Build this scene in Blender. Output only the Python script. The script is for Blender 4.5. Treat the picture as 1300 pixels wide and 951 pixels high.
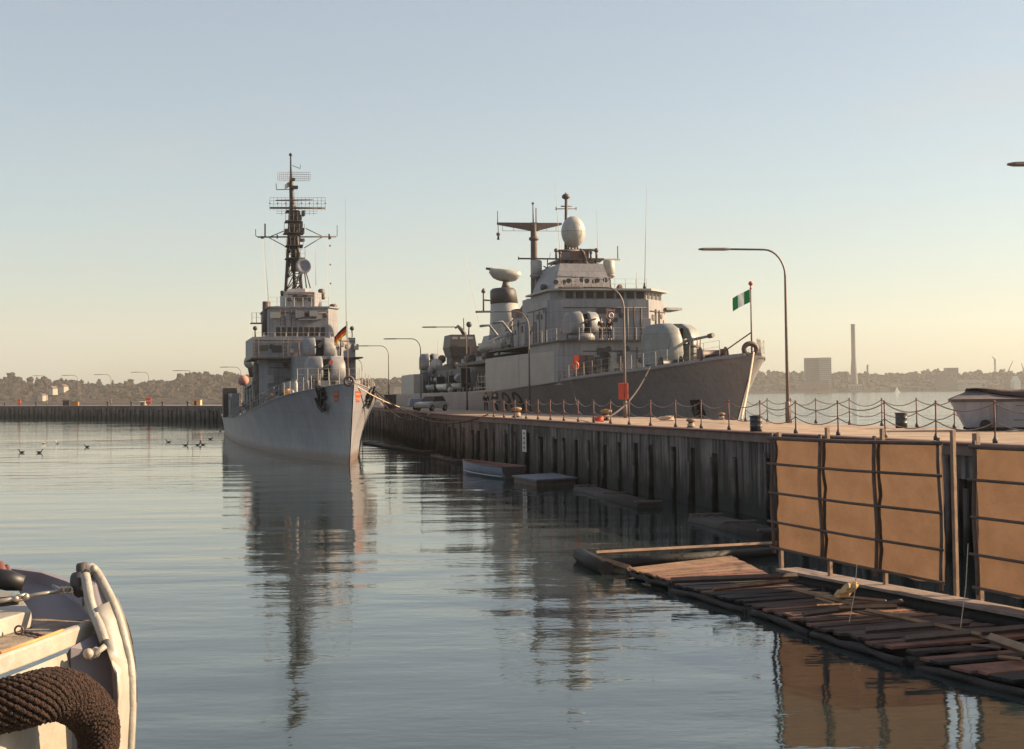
import bpy, bmesh, math, random
from mathutils import Vector, Matrix
random.seed(11)
for o in list(bpy.data.objects): bpy.data.objects.remove(o)
SC = bpy.context.scene
COL = SC.collection
# ------------------------------------------------------------------ camera
F, PX, PY, H = 1805.0, 650.0, 431.0, 4.57
TH = math.atan(69.1 / F); RHO = .0122
fw = Vector((0, math.cos(TH), math.sin(TH)))
_U = Vector((0, -math.sin(TH), math.cos(TH))); _R = Vector((1, 0, 0))
rt = _R * math.cos(RHO) - _U * math.sin(RHO)
up = _U * math.cos(RHO) + _R * math.sin(RHO)
CAM = Vector((0, 0, H))
cd = bpy.data.cameras.new('camera'); cam = bpy.data.objects.new('camera', cd); COL.objects.link(cam)
cam.matrix_world = Matrix(((rt.x, up.x, -fw.x, 0), (rt.y, up.y, -fw.y, 0), (rt.z, up.z, -fw.z, H), (0, 0, 0, 1)))
cd.sensor_width = 36; cd.lens = F / 1300 * 36; cd.shift_y = -(475.5 - PY) / 1300
cd.clip_start = .1; cd.clip_end = 30000
SC.camera = cam
# ------------------------------------------------------------------ sky and sun
SUN_EL = math.radians(24); SUN_AZ = math.radians(80)      # azimuth measured from +Y towards +X
w = bpy.data.worlds.new('World'); SC.world = w; w.use_nodes = True
nt = w.node_tree; nt.nodes.clear()
out = nt.nodes.new('ShaderNodeOutputWorld'); bg = nt.nodes.new('ShaderNodeBackground')
sky = nt.nodes.new('ShaderNodeTexSky'); sky.sky_type = 'NISHITA'; sky.sun_disc = False
sky.sun_elevation = SUN_EL; sky.sun_rotation = SUN_AZ
sky.air_density = 1.0; sky.dust_density = 1.3; sky.ozone_density = 1.0
# thin high cirrus in the sky
tc = nt.nodes.new('ShaderNodeTexCoord'); mp = nt.nodes.new('ShaderNodeMapping'); mp.inputs['Scale'].default_value = (1.2, 1.2, 7)
nz = nt.nodes.new('ShaderNodeTexNoise'); nz.inputs['Scale'].default_value = 2.2; nz.inputs['Detail'].default_value = 6; nz.inputs['Roughness'].default_value = .62
rp = nt.nodes.new('ShaderNodeValToRGB'); rp.color_ramp.elements[0].position = .50; rp.color_ramp.elements[1].position = .78
rp.color_ramp.elements[0].color = (.30, .30, .30, 1); rp.color_ramp.elements[1].color = (.55, .55, .55, 1)
mx = nt.nodes.new('ShaderNodeMixRGB'); mx.inputs['Color2'].default_value = (4.25, 3.75, 3.4, 1)
nt.links.new(tc.outputs['Generated'], mp.inputs['Vector']); nt.links.new(mp.outputs[0], nz.inputs['Vector'])
nt.links.new(nz.outputs['Fac'], rp.inputs['Fac']); nt.links.new(rp.outputs[0], mx.inputs['Fac'])
tn = nt.nodes.new('ShaderNodeMixRGB'); tn.blend_type = 'MULTIPLY'; tn.inputs['Fac'].default_value = 1; tn.inputs['Color2'].default_value = (.93, 1.0, .96, 1)
nt.links.new(sky.outputs[0], tn.inputs['Color1']); nt.links.new(tn.outputs[0], mx.inputs['Color1']); nt.links.new(mx.outputs[0], bg.inputs['Color'])
bg.inputs['Strength'].default_value = .071
nt.links.new(bg.outputs[0], out.inputs['Surface'])
sl = bpy.data.lights.new('sun', 'SUN'); sl.energy = 5.0; sl.angle = math.radians(.55); sl.color = (1, .74, .46)
so = bpy.data.objects.new('sun', sl); COL.objects.link(so)
sd = Vector((math.sin(SUN_AZ) * math.cos(SUN_EL), math.cos(SUN_AZ) * math.cos(SUN_EL), math.sin(SUN_EL)))
so.rotation_euler = sd.to_track_quat('Z', 'Y').to_euler(); so.location = (50, 0, 60)
SC.view_settings.view_transform = 'Standard'; SC.view_settings.look = 'None'; SC.view_settings.gamma = 1
SC.view_settings.exposure = 1.25
SC.render.engine = 'CYCLES'
SC.cycles.volume_bounces = 1; SC.cycles.transparent_max_bounces = 12; SC.cycles.max_bounces = 8

# ------------------------------------------------------------------ pixel helpers (photo pixels -> world points at a real depth)
def ray(x, y): return fw + rt * ((x - PX) / F) - up * ((y - PY) / F)
def WY(x, y, Y): d = ray(x, y); return CAM + d * (Y / d.y)
def WZ(x, y, z): d = ray(x, y); return CAM + d * ((z - H) / d.z)

# ------------------------------------------------------------------ materials
MATS = {}
def pmat(name, rgb, rough=.6, var=.12, scale=3.0, metal=0.0, bump=.0, bscale=20, streak=0.0, streak_rgb=(.22, .14, .09), spec=.5, trans=0.0, boot=None, low=None, seam=None):
    m = bpy.data.materials.new(name); m.use_nodes = True; t = m.node_tree; b = t.nodes['Principled BSDF']; L = t.links
    b.inputs['Roughness'].default_value = rough; b.inputs['Metallic'].default_value = metal
    b.inputs['Specular IOR Level'].default_value = spec
    tcn = t.nodes.new('ShaderNodeTexCoord')
    n = t.nodes.new('ShaderNodeTexNoise'); n.inputs['Scale'].default_value = scale; n.inputs['Detail'].default_value = 5
    L.new(tcn.outputs['Object'], n.inputs['Vector'])
    r = t.nodes.new('ShaderNodeValToRGB')
    r.color_ramp.elements[0].position = .3; r.color_ramp.elements[1].position = .7
    r.color_ramp.elements[0].color = (*[c * (1 - var) for c in rgb], 1)
    r.color_ramp.elements[1].color = (*[min(1, c * (1 + var)) for c in rgb], 1)
    L.new(n.outputs['Fac'], r.inputs['Fac']); col = r.outputs[0]
    if streak:
        mpn = t.nodes.new('ShaderNodeMapping'); mpn.inputs['Scale'].default_value = (2.6, 2.6, .14)
        n2 = t.nodes.new('ShaderNodeTexNoise'); n2.inputs['Scale'].default_value = 1.5; n2.inputs['Detail'].default_value = 7; n2.inputs['Roughness'].default_value = .7
        r2 = t.nodes.new('ShaderNodeValToRGB'); r2.color_ramp.elements[0].position = .43 if streak > .7 else .47; r2.color_ramp.elements[1].position = .58 if streak > .7 else .68
        r2.color_ramp.elements[1].color = (streak,) * 3 + (1,)
        mm = t.nodes.new('ShaderNodeMixRGB'); mm.inputs['Color2'].default_value = (*streak_rgb, 1)
        L.new(tcn.outputs['Object'], mpn.inputs['Vector']); L.new(mpn.outputs[0], n2.inputs['Vector']); L.new(n2.outputs['Fac'], r2.inputs['Fac'])
        L.new(r2.outputs[0], mm.inputs['Fac']); L.new(col, mm.inputs['Color1']); col = mm.outputs[0]
    if seam:                                                             # welded plate edges / slab joints
        wd_, hh_, amt_, plane = seam
        sp_ = t.nodes.new('ShaderNodeSeparateXYZ'); cb = t.nodes.new('ShaderNodeCombineXYZ'); L.new(tcn.outputs['Object'], sp_.inputs[0])
        if plane == 'wall':
            aa = t.nodes.new('ShaderNodeMath'); L.new(sp_.outputs['X'], aa.inputs[0]); L.new(sp_.outputs['Y'], aa.inputs[1]); L.new(aa.outputs[0], cb.inputs['X']); L.new(sp_.outputs['Z'], cb.inputs['Y'])
        else: L.new(sp_.outputs['X'], cb.inputs['X']); L.new(sp_.outputs['Y'], cb.inputs['Y'])
        bk = t.nodes.new('ShaderNodeTexBrick'); bk.inputs['Scale'].default_value = 1; bk.inputs['Brick Width'].default_value = wd_; bk.inputs['Row Height'].default_value = hh_; bk.inputs['Mortar Size'].default_value = .022; bk.inputs['Mortar Smooth'].default_value = .4
        bk.inputs['Color1'].default_value = (1, 1, 1, 1); bk.inputs['Color2'].default_value = (.90, .90, .90, 1); bk.inputs['Mortar'].default_value = (1 - amt_,) * 3 + (1,)
        L.new(cb.outputs[0], bk.inputs['Vector']); ml = t.nodes.new('ShaderNodeMixRGB'); ml.blend_type = 'MULTIPLY'; ml.inputs['Fac'].default_value = 1
        L.new(col, ml.inputs['Color1']); L.new(bk.outputs['Color'], ml.inputs['Color2']); col = ml.outputs[0]
    for spec_ in ([boot] if boot else []) + ([low] if low else []):      # a painted or grown band below a height with an uneven edge
        z0, z1, rgbb, amt = spec_
        sx = t.nodes.new('ShaderNodeSeparateXYZ'); L.new(tcn.outputs['Object'], sx.inputs[0])
        n3 = t.nodes.new('ShaderNodeTexNoise'); n3.inputs['Scale'].default_value = 1.3; n3.inputs['Detail'].default_value = 6
        L.new(tcn.outputs['Object'], n3.inputs['Vector'])
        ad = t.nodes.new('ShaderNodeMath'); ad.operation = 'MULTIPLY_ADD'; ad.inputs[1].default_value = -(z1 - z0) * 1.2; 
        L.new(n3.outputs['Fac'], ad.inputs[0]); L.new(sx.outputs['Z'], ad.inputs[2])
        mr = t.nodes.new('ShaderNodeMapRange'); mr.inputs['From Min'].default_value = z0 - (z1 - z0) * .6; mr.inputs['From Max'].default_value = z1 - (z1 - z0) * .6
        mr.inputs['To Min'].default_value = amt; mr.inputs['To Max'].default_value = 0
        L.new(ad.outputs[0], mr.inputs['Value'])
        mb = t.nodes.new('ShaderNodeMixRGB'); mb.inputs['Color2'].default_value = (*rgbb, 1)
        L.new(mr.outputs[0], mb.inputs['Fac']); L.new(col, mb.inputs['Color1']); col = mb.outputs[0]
    L.new(col, b.inputs['Base Color'])
    if bump:
        nb = t.nodes.new('ShaderNodeTexNoise'); nb.inputs['Scale'].default_value = bscale; nb.inputs['Detail'].default_value = 4
        bp = t.nodes.new('ShaderNodeBump'); bp.inputs['Strength'].default_value = bump; bp.inputs['Distance'].default_value = .05
        L.new(tcn.outputs['Object'], nb.inputs['Vector']); L.new(nb.outputs['Fac'], bp.inputs['Height']); L.new(bp.outputs[0], b.inputs['Normal'])
    if trans:
        o = t.nodes['Material Output']; tr = t.nodes.new('ShaderNodeBsdfTranslucent'); ms = t.nodes.new('ShaderNodeMixShader')
        ms.inputs[0].default_value = trans; L.new(col, tr.inputs['Color']); L.new(b.outputs[0], ms.inputs[1]); L.new(tr.outputs[0], ms.inputs[2]); L.new(ms.outputs[0], o.inputs['Surface'])
    MATS[name] = m; return m

GREY = pmat('navy_grey_paint', (.235, .23, .245), .55, .12, .8, streak=.5, streak_rgb=(.12, .085, .075), seam=(1.9, 1.25, .35, 'wall'))
HULL1 = pmat('hull_grey_paint', (.245, .24, .265), .5, .14, .5, seam=(4.2, 1.15, .22, 'wall'), streak=.5, streak_rgb=(.12, .105, .10), boot=(.35, .75, (.13, .085, .075), .85))
HULL2 = pmat('hull_dark_grey_paint', (.26, .245, .25), .5, .12, .3, seam=(5.0, 1.3, .2, 'wall'), streak=.5, streak_rgb=(.12, .085, .08), boot=(.3, .7, (.05, .04, .04), .9))
LIGHT = pmat('pale_grey_paint', (.31, .30, .28), .55, .08, .6, seam=(2.6, 1.5, .18, 'wall'), streak=.3, streak_rgb=(.3, .25, .22))
TGREY = pmat('turret_grey_paint', (.20, .20, .21), .5, .14, 1.2, streak=.4, streak_rgb=(.11, .08, .07), seam=(1.1, .9, .3, 'wall'))
DARK = pmat('dark_mast_paint', (.055, .045, .045), .6, .2, 2)
MASTB = pmat('brown_black_mast_paint', (.10, .065, .06), .6, .2, 2)
BLACK = pmat('black_paint', (.012, .012, .014), .5, .1, 3)
GLASS = pmat('dark_window_glass', (.035, .022, .02), .3, .2, 4, spec=.35)
DECKP = pmat('deck_paint', (.17, .18, .17), .8, .15, 1)
CREAM = pmat('cream_radome_paint', (.34, .33, .305), .5, .10, 2, streak=.25, streak_rgb=(.22, .18, .15))
WIRE = pmat('stanchion_metal', (.30, .27, .24), .5, .15, 5, metal=.3)
ROPE_D = pmat('dark_rope', (.05, .035, .035), .9, .3, 30)
ROPE_L = pmat('pale_rope', (.48, .36, .27), .9, .2, 30)
RED = pmat('orange_red_plastic', (.50, .06, .025), .5, .08, 5)
ORANGE = pmat('orange_canvas', (.75, .28, .04), .7, .15, 5)
WHITEP = pmat('white_paint', (.55, .53, .49), .5, .05, 4)
CONC = pmat('deck_concrete', (.33, .235, .165), .85, .3, .9, bump=.35, bscale=6, streak=0, seam=(3.6, 3.2, .4, 'floor'))
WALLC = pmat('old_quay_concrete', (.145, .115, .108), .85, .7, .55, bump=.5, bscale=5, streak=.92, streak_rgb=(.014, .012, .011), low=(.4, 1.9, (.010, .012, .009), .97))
NICHE = pmat('dark_recess_concrete', (.014, .012, .012), .8, .35, 1.4, bump=.4, bscale=5, low=(.4, 1.4, (.010, .012, .009), .95))  # recess backs, much darker than the wall face
CAPM = pmat('concrete_coping', (.15, .10, .085), .85, .25, 2, bump=.3, bscale=8)
PILE = pmat('weathered_timber_pile', (.12, .095, .085), .85, .5, 2, streak=.85, streak_rgb=(.06, .05, .045), low=(.3, 1.0, (.012, .014, .010), .95))
WOODD = pmat('dark_wet_shaded_timber', (.018, .013, .012), .75, .4, 2, bump=.4, bscale=12)  # on the rafts this dark tone also carries the screens' shade
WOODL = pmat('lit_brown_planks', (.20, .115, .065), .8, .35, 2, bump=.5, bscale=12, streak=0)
WOODM = pmat('grey_brown_batten', (.10, .07, .058), .8, .25, 3, bump=.3, bscale=14)
POSTW = pmat('pale_timber_post', (.24, .155, .105), .8, .25, 3, bump=.3, bscale=14)
LAMPM = pmat('lamp_post_steel', (.17, .13, .115), .5, .12, 4, metal=.2)
FENCEM = pmat('rusty_red_iron', (.15, .055, .045), .65, .3, 8)
CHAINM = pmat('dull_chain_iron', (.30, .20, .16), .6, .3, 12, metal=.4)
BOAT_B = pmat('blue_grey_boat_paint', (.17, .20, .27), .5, .15, 2)
BOAT_W = pmat('chalky_boat_paint', (.34, .33, .36), .6, .12, 2, streak=.35)
GREENM = pmat('green_antifouling', (.05, .08, .04), .6, .2, 3)
TARP = pmat('brown_tarpaulin', (.07, .045, .04), .95, .25, 3, bump=.5, bscale=3)
RUBBER = pmat('black_rubber', (.015, .015, .015), .7, .2, 4)
BARREL = pmat('dark_blue_drum_paint', (.03, .035, .045), .5, .2, 4)
YEL = pmat('worn_yellow_paint', (.26, .14, .05), .6, .3, 5)
TUG = pmat('cream_boat_paint', (.30, .28, .25), .5, .15, 9, bump=.15, bscale=30, streak=.35, streak_rgb=(.4, .25, .15))
TUGIN = pmat('shaded_grey_boat_paint', (.17, .155, .18), .5, .08, 3)  # far bulwark's purple shade put into the colour
TUGDECK = pmat('tan_deck_paint', (.24, .19, .145), .7, .3, 9, bump=.2, bscale=40)
RUST = pmat('rust_worn_edge', (.55, .24, .08), .7, .3, 12)
STEEL = pmat('bare_galvanised_steel', (.42, .36, .30), .4, .2, 20, metal=.6)
SKIN = pmat('skin', (.50, .30, .21), .6, .05, 8)
NAVY = pmat('dark_navy_cloth', (.018, .02, .032), .9, .2, 8)
BLUEC = pmat('pale_blue_cloth', (.25, .32, .42), .9, .1, 8)
HAIR = pmat('dark_hair', (.03, .02, .015), .8, .2, 20)
CARP = pmat('silver_car_paint', (.45, .46, .47), .3, .05, 2, metal=.3)
FLR = pmat('red_cloth', (.70, .03, .02), .8, .05, 5, trans=.3); FLK = pmat('black_cloth', (.012, .012, .012), .8, .05, 5)
FLY = pmat('yellow_cloth', (.80, .42, .02), .8, .05, 5, trans=.3); FLG = pmat('green_cloth', (.015, .22, .06), .8, .05, 5, trans=.3)
FLW = pmat('white_cloth', (.80, .80, .75), .8, .03, 5, trans=.3)
FAR_W = pmat('far_pale_wall', (.26, .24, .20), .8, .06, .05); FAR_B = pmat('far_brick_wall', (.14, .075, .055), .8, .1, .05)
FAR_G = pmat('far_grey_wall', (.10, .10, .10), .8, .08, .05); FAR_R = pmat('far_roof', (.10, .06, .05), .8, .1, .05)

def forest(name, cols, sc):
    m = bpy.data.materials.new(name); m.use_nodes = True; t = m.node_tree; b = t.nodes['Principled BSDF']; b.inputs['Roughness'].default_value = .9
    b.inputs['Specular IOR Level'].default_value = .1
    tcn = t.nodes.new('ShaderNodeTexCoord'); n = t.nodes.new('ShaderNodeTexNoise'); n.inputs['Scale'].default_value = sc; n.inputs['Detail'].default_value = 8; n.inputs['Roughness'].default_value = .75
    r = t.nodes.new('ShaderNodeValToRGB'); r.color_ramp.elements.remove(r.color_ramp.elements[0])
    for i, c in enumerate(cols):
        e = r.color_ramp.elements[0] if i == 0 else r.color_ramp.elements.new(.3 + .4 * i / (len(cols) - 1))
        if i == 0: e.position = .3
        e.color = (*c, 1)
    t.links.new(tcn.outputs['Object'], n.inputs['Vector']); t.links.new(n.outputs['Fac'], r.inputs['Fac']); t.links.new(r.outputs[0], b.inputs['Base Color'])
    return m
FOREST = forest('autumn_wood', [(.018, .024, .016), (.045, .026, .02), (.022, .022, .024), (.055, .036, .02), (.024, .032, .016)], .03)
FOREST2 = forest('far_shore_trees', [(.022, .03, .022), (.035, .032, .024), (.02, .028, .018)], .02)
LEAF = forest('evergreen_leaves', [(.03, .045, .02), (.05, .05, .03)], .2)

# ------------------------------------------------------------------ mesh builder
class MB:
    def __init__(s): s.v = []; s.f = []; s.sm = []
    def add(s, vs, fs, smooth=False):
        k = len(s.v); s.v += [tuple(p) for p in vs]; s.f += [tuple(i + k for i in f) for f in fs]; s.sm += [smooth] * len(fs); return s
    def hexa(s, b, t):        # bottom quad, top quad (same winding)
        return s.add(list(b) + list(t), [(3, 2, 1, 0), (4, 5, 6, 7), (0, 1, 5, 4), (1, 2, 6, 5), (2, 3, 7, 6), (3, 0, 4, 7)])
    def box(s, x0, x1, y0, y1, z0, z1):
        return s.hexa([(x0, y0, z0), (x1, y0, z0), (x1, y1, z0), (x0, y1, z0)], [(x0, y0, z1), (x1, y0, z1), (x1, y1, z1), (x0, y1, z1)])
    def prism(s, poly, z0, z1, top=None):
        n = len(poly); top = top or poly
        vs = [(p[0], p[1], z0) for p in poly] + [(p[0], p[1], z1) for p in top]
        return s.add(vs, [tuple(range(n - 1, -1, -1)), tuple(range(n, 2 * n))] + [(i, (i + 1) % n, n + (i + 1) % n, n + i) for i in range(n)])
    def slab(s, poly3, thick):   # polygon in space thickened along its normal
        P = [Vector(p) for p in poly3]; nrm = (P[1] - P[0]).cross(P[2] - P[0]).normalized() * thick; n = len(P)
        vs = P + [p + nrm for p in P]
        return s.add(vs, [tuple(range(n - 1, -1, -1)), tuple(range(n, 2 * n))] + [(i, (i + 1) % n, n + (i + 1) % n, n + i) for i in range(n)])
    def tube(s, pts, r, n=6, caps=True):
        P = [Vector(p) for p in pts]; R_ = r if isinstance(r, (list, tuple)) else [r] * len(P)
        k = len(s.v); prev = None
        for i, p in enumerate(P):
            d = (P[min(i + 1, len(P) - 1)] - P[max(i - 1, 0)]).normalized()
            if prev is None:
                a = Vector((0, 0, 1)) if abs(d.z) < .9 else Vector((1, 0, 0)); a = (a - d * a.dot(d)).normalized()
            else: a = (prev - d * prev.dot(d)).normalized()
            prev = a; b = d.cross(a)
            for j in range(n):
                t = 2 * math.pi * j / n; s.v.append(tuple(p + (a * math.cos(t) + b * math.sin(t)) * R_[i]))
        for i in range(len(P) - 1):
            for j in range(n):
                s.f.append((k + i * n + j, k + i * n + (j + 1) % n, k + (i + 1) * n + (j + 1) % n, k + (i + 1) * n + j)); s.sm.append(n > 4)
        if caps:
            s.f.append(tuple(k + j for j in range(n - 1, -1, -1))); s.sm.append(False)
            s.f.append(tuple(k + (len(P) - 1) * n + j for j in range(n))); s.sm.append(False)
        return s
    def lathe(s, prof, c=(0, 0, 0), n=16, axis=(0, 0, 1), sx=1, sy=1):
        c = Vector(c); d = Vector(axis).normalized(); a = Vector((1, 0, 0)) if abs(d.x) < .9 else Vector((0, 1, 0)); a = (a - d * a.dot(d)).normalized(); b = d.cross(a)
        k = len(s.v); m = len(prof)
        for r, z in prof:
            for j in range(n):
                t = 2 * math.pi * j / n; s.v.append(tuple(c + d * z + a * (r * sx * math.cos(t)) + b * (r * sy * math.sin(t))))
        for i in range(m - 1):
            for j in range(n):
                s.f.append((k + i * n + j, k + i * n + (j + 1) % n, k + (i + 1) * n + (j + 1) % n, k + (i + 1) * n + j)); s.sm.append(True)
        s.f.append(tuple(k + j for j in range(n - 1, -1, -1))); s.sm.append(False)
        s.f.append(tuple(k + (m - 1) * n + j for j in range(n))); s.sm.append(False)
        return s
    def ball(s, c, r, n=16, m=10, sz=1, axis=(0, 0, 1)):
        return s.lathe([(max(1e-3, r * math.sin(math.pi * i / m)), -r * sz * math.cos(math.pi * i / m)) for i in range(m + 1)], c, n, axis)
    def loft(s, rings, closed=True, caps=True, smooth=True):
        k = len(s.v); n = len(rings[0])
        for r in rings: s.v += [tuple(p) for p in r]
        for i in range(len(rings) - 1):
            for j in range(n if closed else n - 1):
                s.f.append((k + i * n + j, k + i * n + (j + 1) % n, k + (i + 1) * n + (j + 1) % n, k + (i + 1) * n + j)); s.sm.append(smooth)
        if caps and closed:
            s.f.append(tuple(k + j for j in range(n - 1, -1, -1))); s.sm.append(False)
            s.f.append(tuple(k + (len(rings) - 1) * n + j for j in range(n))); s.sm.append(False)
        return s
    def build(s, name, mat, parent=None, recalc=True, bevel=0, **kw):
        me = bpy.data.meshes.new(name); me.from_pydata(s.v, [], s.f); me.polygons.foreach_set('use_smooth', s.sm)
        if recalc:
            bm = bmesh.new(); bm.from_mesh(me); bmesh.ops.recalc_face_normals(bm, faces=bm.faces); bm.to_mesh(me); bm.free()
        me.materials.append(mat); o = bpy.data.objects.new(name, me); COL.objects.link(o)
        if parent: o.parent = parent
        if bevel:
            b = o.modifiers.new('b', 'BEVEL'); b.width = bevel; b.segments = 2; b.limit_method = 'ANGLE'
        tag(o, **kw); return o
def tag(o, label=None, category=None, group=None, kind=None):
    for k, v in (('label', label), ('category', category), ('group', group), ('kind', kind)):
        if v: o[k] = v
    return o
def thing(name, loc=(0, 0, 0), rz=0, **kw):
    o = bpy.data.objects.new(name, None); COL.objects.link(o); o.location = loc; o.rotation_euler = (0, 0, rz); return tag(o, **kw)
def copy_tree(o, parent=None):
    c = o.copy(); COL.objects.link(c)
    if parent: c.parent = parent
    for ch in list(o.children):
        copy_tree(ch, c)
    return c
def lerp(a, b, t): return a + (b - a) * t
def interp(x, tab):
    if x <= tab[0][0]: return tab[0][1]
    for (x0, y0), (x1, y1) in zip(tab, tab[1:]):
        if x <= x1: return y0 + (y1 - y0) * (x - x0) / (x1 - x0)
    return tab[-1][1]
def catmull(P, n=8):
    out = []
    for i in range(len(P) - 1):
        p0 = P[max(i - 1, 0)]; p1 = P[i]; p2 = P[i + 1]; p3 = P[min(i + 2, len(P) - 1)]
        for j in range(n):
            t = j / n
            out.append(tuple(.5 * ((2 * b) + (-a + c) * t + (2 * a - 5 * b + 4 * c - d) * t * t + (-a + 3 * b - 3 * c + d) * t ** 3) for a, b, c, d in zip(p0, p1, p2, p3)))
    out.append(tuple(P[-1])); return out
def smooth_tab(tab):
    xs = catmull([(a, b) for a, b in tab], 6); return xs

# ------------------------------------------------------------------ water
def water_mat():
    m = bpy.data.materials.new('harbour_water'); m.use_nodes = True; t = m.node_tree; b = t.nodes['Principled BSDF']; L = t.links
    b.inputs['Base Color'].default_value = (.02, .03, .03, 1); b.inputs['Roughness'].default_value = .04; b.inputs['IOR'].default_value = 1.65
    g = t.nodes.new('ShaderNodeNewGeometry')
    def nz(scale, sx, sy, det, rough=.5, rot=0):
        mp = t.nodes.new('ShaderNodeMapping'); mp.inputs['Scale'].default_value = (sx, sy, 1); mp.inputs['Rotation'].default_value = (0, 0, rot)
        n = t.nodes.new('ShaderNodeTexNoise'); n.inputs['Scale'].default_value = scale; n.inputs['Detail'].default_value = det; n.inputs['Roughness'].default_value = rough
        L.new(g.outputs['Position'], mp.inputs['Vector']); L.new(mp.outputs[0], n.inputs['Vector']); return n.outputs['Fac']
    a = nz(.42, .45, 1.0, 1.5, .4, .08); c = nz(2.4, .5, 1.0, 3, .55, -.12); d = nz(.03, .5, 1.6, 3, .5)
    # calmer and more ruffled patches
    mr = t.nodes.new('ShaderNodeMapRange'); mr.inputs['From Min'].default_value = .38; mr.inputs['From Max'].default_value = .66; mr.inputs['To Min'].default_value = .35; mr.inputs['To Max'].default_value = 1.25
    L.new(d, mr.inputs['Value'])
    m1 = t.nodes.new('ShaderNodeMath'); m1.operation = 'MULTIPLY_ADD'; m1.inputs[1].default_value = .15
    L.new(c, m1.inputs[0]); L.new(a, m1.inputs[2])
    m2 = t.nodes.new('ShaderNodeMath'); m2.operation = 'MULTIPLY'; L.new(m1.outputs[0], m2.inputs[0]); L.new(mr.outputs[0], m2.inputs[1])
    # the open fjord beyond the quay is choppier than the sheltered basin
    sp = t.nodes.new('ShaderNodeSeparateXYZ'); L.new(g.outputs['Position'], sp.inputs[0])
    ma = t.nodes.new('ShaderNodeMath'); ma.operation = 'MULTIPLY_ADD'; ma.inputs[1].default_value = .3; L.new(sp.outputs['Y'], ma.inputs[0]); L.new(sp.outputs['X'], ma.inputs[2])
    mo = t.nodes.new('ShaderNodeMapRange'); mo.inputs['From Min'].default_value = 36; mo.inputs['From Max'].default_value = 50; mo.inputs['To Min'].default_value = 1; mo.inputs['To Max'].default_value = 4.0; L.new(ma.outputs[0], mo.inputs['Value'])
    m3 = t.nodes.new('ShaderNodeMath'); m3.operation = 'MULTIPLY'; L.new(m2.outputs[0], m3.inputs[0]); L.new(mo.outputs[0], m3.inputs[1]); m2 = m3
    bp = t.nodes.new('ShaderNodeBump'); bp.inputs['Strength'].default_value = 1.0; bp.inputs['Distance'].default_value = .078
    L.new(m2.outputs[0], bp.inputs['Height']); L.new(bp.outputs[0], b.inputs['Normal']); return m
mb = MB(); mb.add([(-4000, -200, 0), (4200, -200, 0), (4200, 3600, 0), (-4000, 3600, 0)], [(0, 1, 2, 3)])
mb.build('water', water_mat(), kind='structure')

# ------------------------------------------------------------------ quay (curving away into the breakwater)
QF = [(30, -8), (20.5, 15), (16.2, 28), (13.1, 37.2), (12.1, 40.5), (10.85, 45), (9.3, 50), (8.0, 54.9), (6.5, 60.7), (4.9, 66.5), (.3, 86), (-3.8, 102.7), (-7.6, 121), (-13.2, 157), (-20, 190), (-32, 220), (-51.5, 257), (-72.7, 291), (-100, 328), (-131, 365), (-190, 425), (-330, 540)]
QP = [Vector((a, b, 0)) for a, b in catmull(QF, 10)]
QS = [0]
for a, b in zip(QP, QP[1:]): QS.append(QS[-1] + (b - a).length)
QL = QS[-1]
def qat(s):
    s = max(0, min(QL - .001, s)); i = 0
    import bisect
    i = bisect.bisect_right(QS, s) - 1; i = min(i, len(QP) - 2)
    t = (s - QS[i]) / (QS[i + 1] - QS[i]); p = QP[i].lerp(QP[i + 1], t)
    d0 = (QP[i + 1] - QP[max(i - 1, 0)]).normalized(); d1 = (QP[min(i + 2, len(QP) - 1)] - QP[i]).normalized(); d = d0.lerp(d1, t).normalized()
    return p, d, Vector((d.y, -d.x, 0))          # point, along, landward normal (to +x)
def qs_at_y(Y):
    lo, hi = 0, QL
    for _ in range(40):
        m = (lo + hi) / 2
        if qat(m)[0].y < Y: lo = m
        else: hi = m
    return lo
def qwidth(Y): return interp(Y, [(0, 8), (75, 8), (95, 6.6), (110, 6.0), (190, 6.0), (230, 9), (300, 12)])
ZD = 3.07
mb = MB(); st = [qat(i * 2.0) for i in range(int(QL / 2) + 1)]
rows = []
for p, d, n in st:
    wd = qwidth(p.y); rows.append([p + n * .3 + Vector((0, 0, ZD)), p + n * wd + Vector((0, 0, ZD)), p + n * wd + Vector((0, 0, -1)), p + n * .3 + Vector((0, 0, 2.6))])
mb.loft(rows, closed=True, smooth=False)
mb.build('quay_deck', CONC, kind='structure')
# wall with recesses
wall = thing('quay_wall', QP[0], 0, label='old dark streaked concrete quay wall with tall recesses, curving into the distance', category='quay wall')
W0 = Vector(QP[0])
pitch = 2.55; niches = []
face, nich, cap = MB(), MB(), MB()
k = 0; s = 0
Z = Vector((0, 0, 1))
def wp(s, off, z): p, d, n = qat(s); return p + n * off + Z * z - W0
while s < QL - pitch * 1.4:
    nw = .38 + .32 * random.random() if s < qs_at_y(75) else .8 + .3 * random.random(); pitch_ = pitch * random.uniform(.72, 1.3); a = s; b = s + pitch_ - nw; c = s + pitch_; niches.append((b, c))
    zt = 2.05 + .25 * random.random()
    # pier between the recesses
    face.hexa([wp(a, .0, -1), wp(b, .0, -1), wp(b, .6, -1), wp(a, .6, -1)], [wp(a, .0, 2.72), wp(b, .0, 2.72), wp(b, .6, 2.72), wp(a, .6, 2.72)])
    face.hexa([wp(b, .0, zt), wp(c, .0, zt), wp(c, .6, zt), wp(b, .6, zt)], [wp(b, .0, 2.72), wp(c, .0, 2.72), wp(c, .6, 2.72), wp(b, .6, 2.72)])
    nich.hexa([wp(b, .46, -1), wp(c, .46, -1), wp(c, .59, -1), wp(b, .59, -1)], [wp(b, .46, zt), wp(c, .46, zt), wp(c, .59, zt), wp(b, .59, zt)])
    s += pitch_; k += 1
face.build('wall_face', WALLC, wall); nich.build('recess_back', NICHE, wall)
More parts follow.
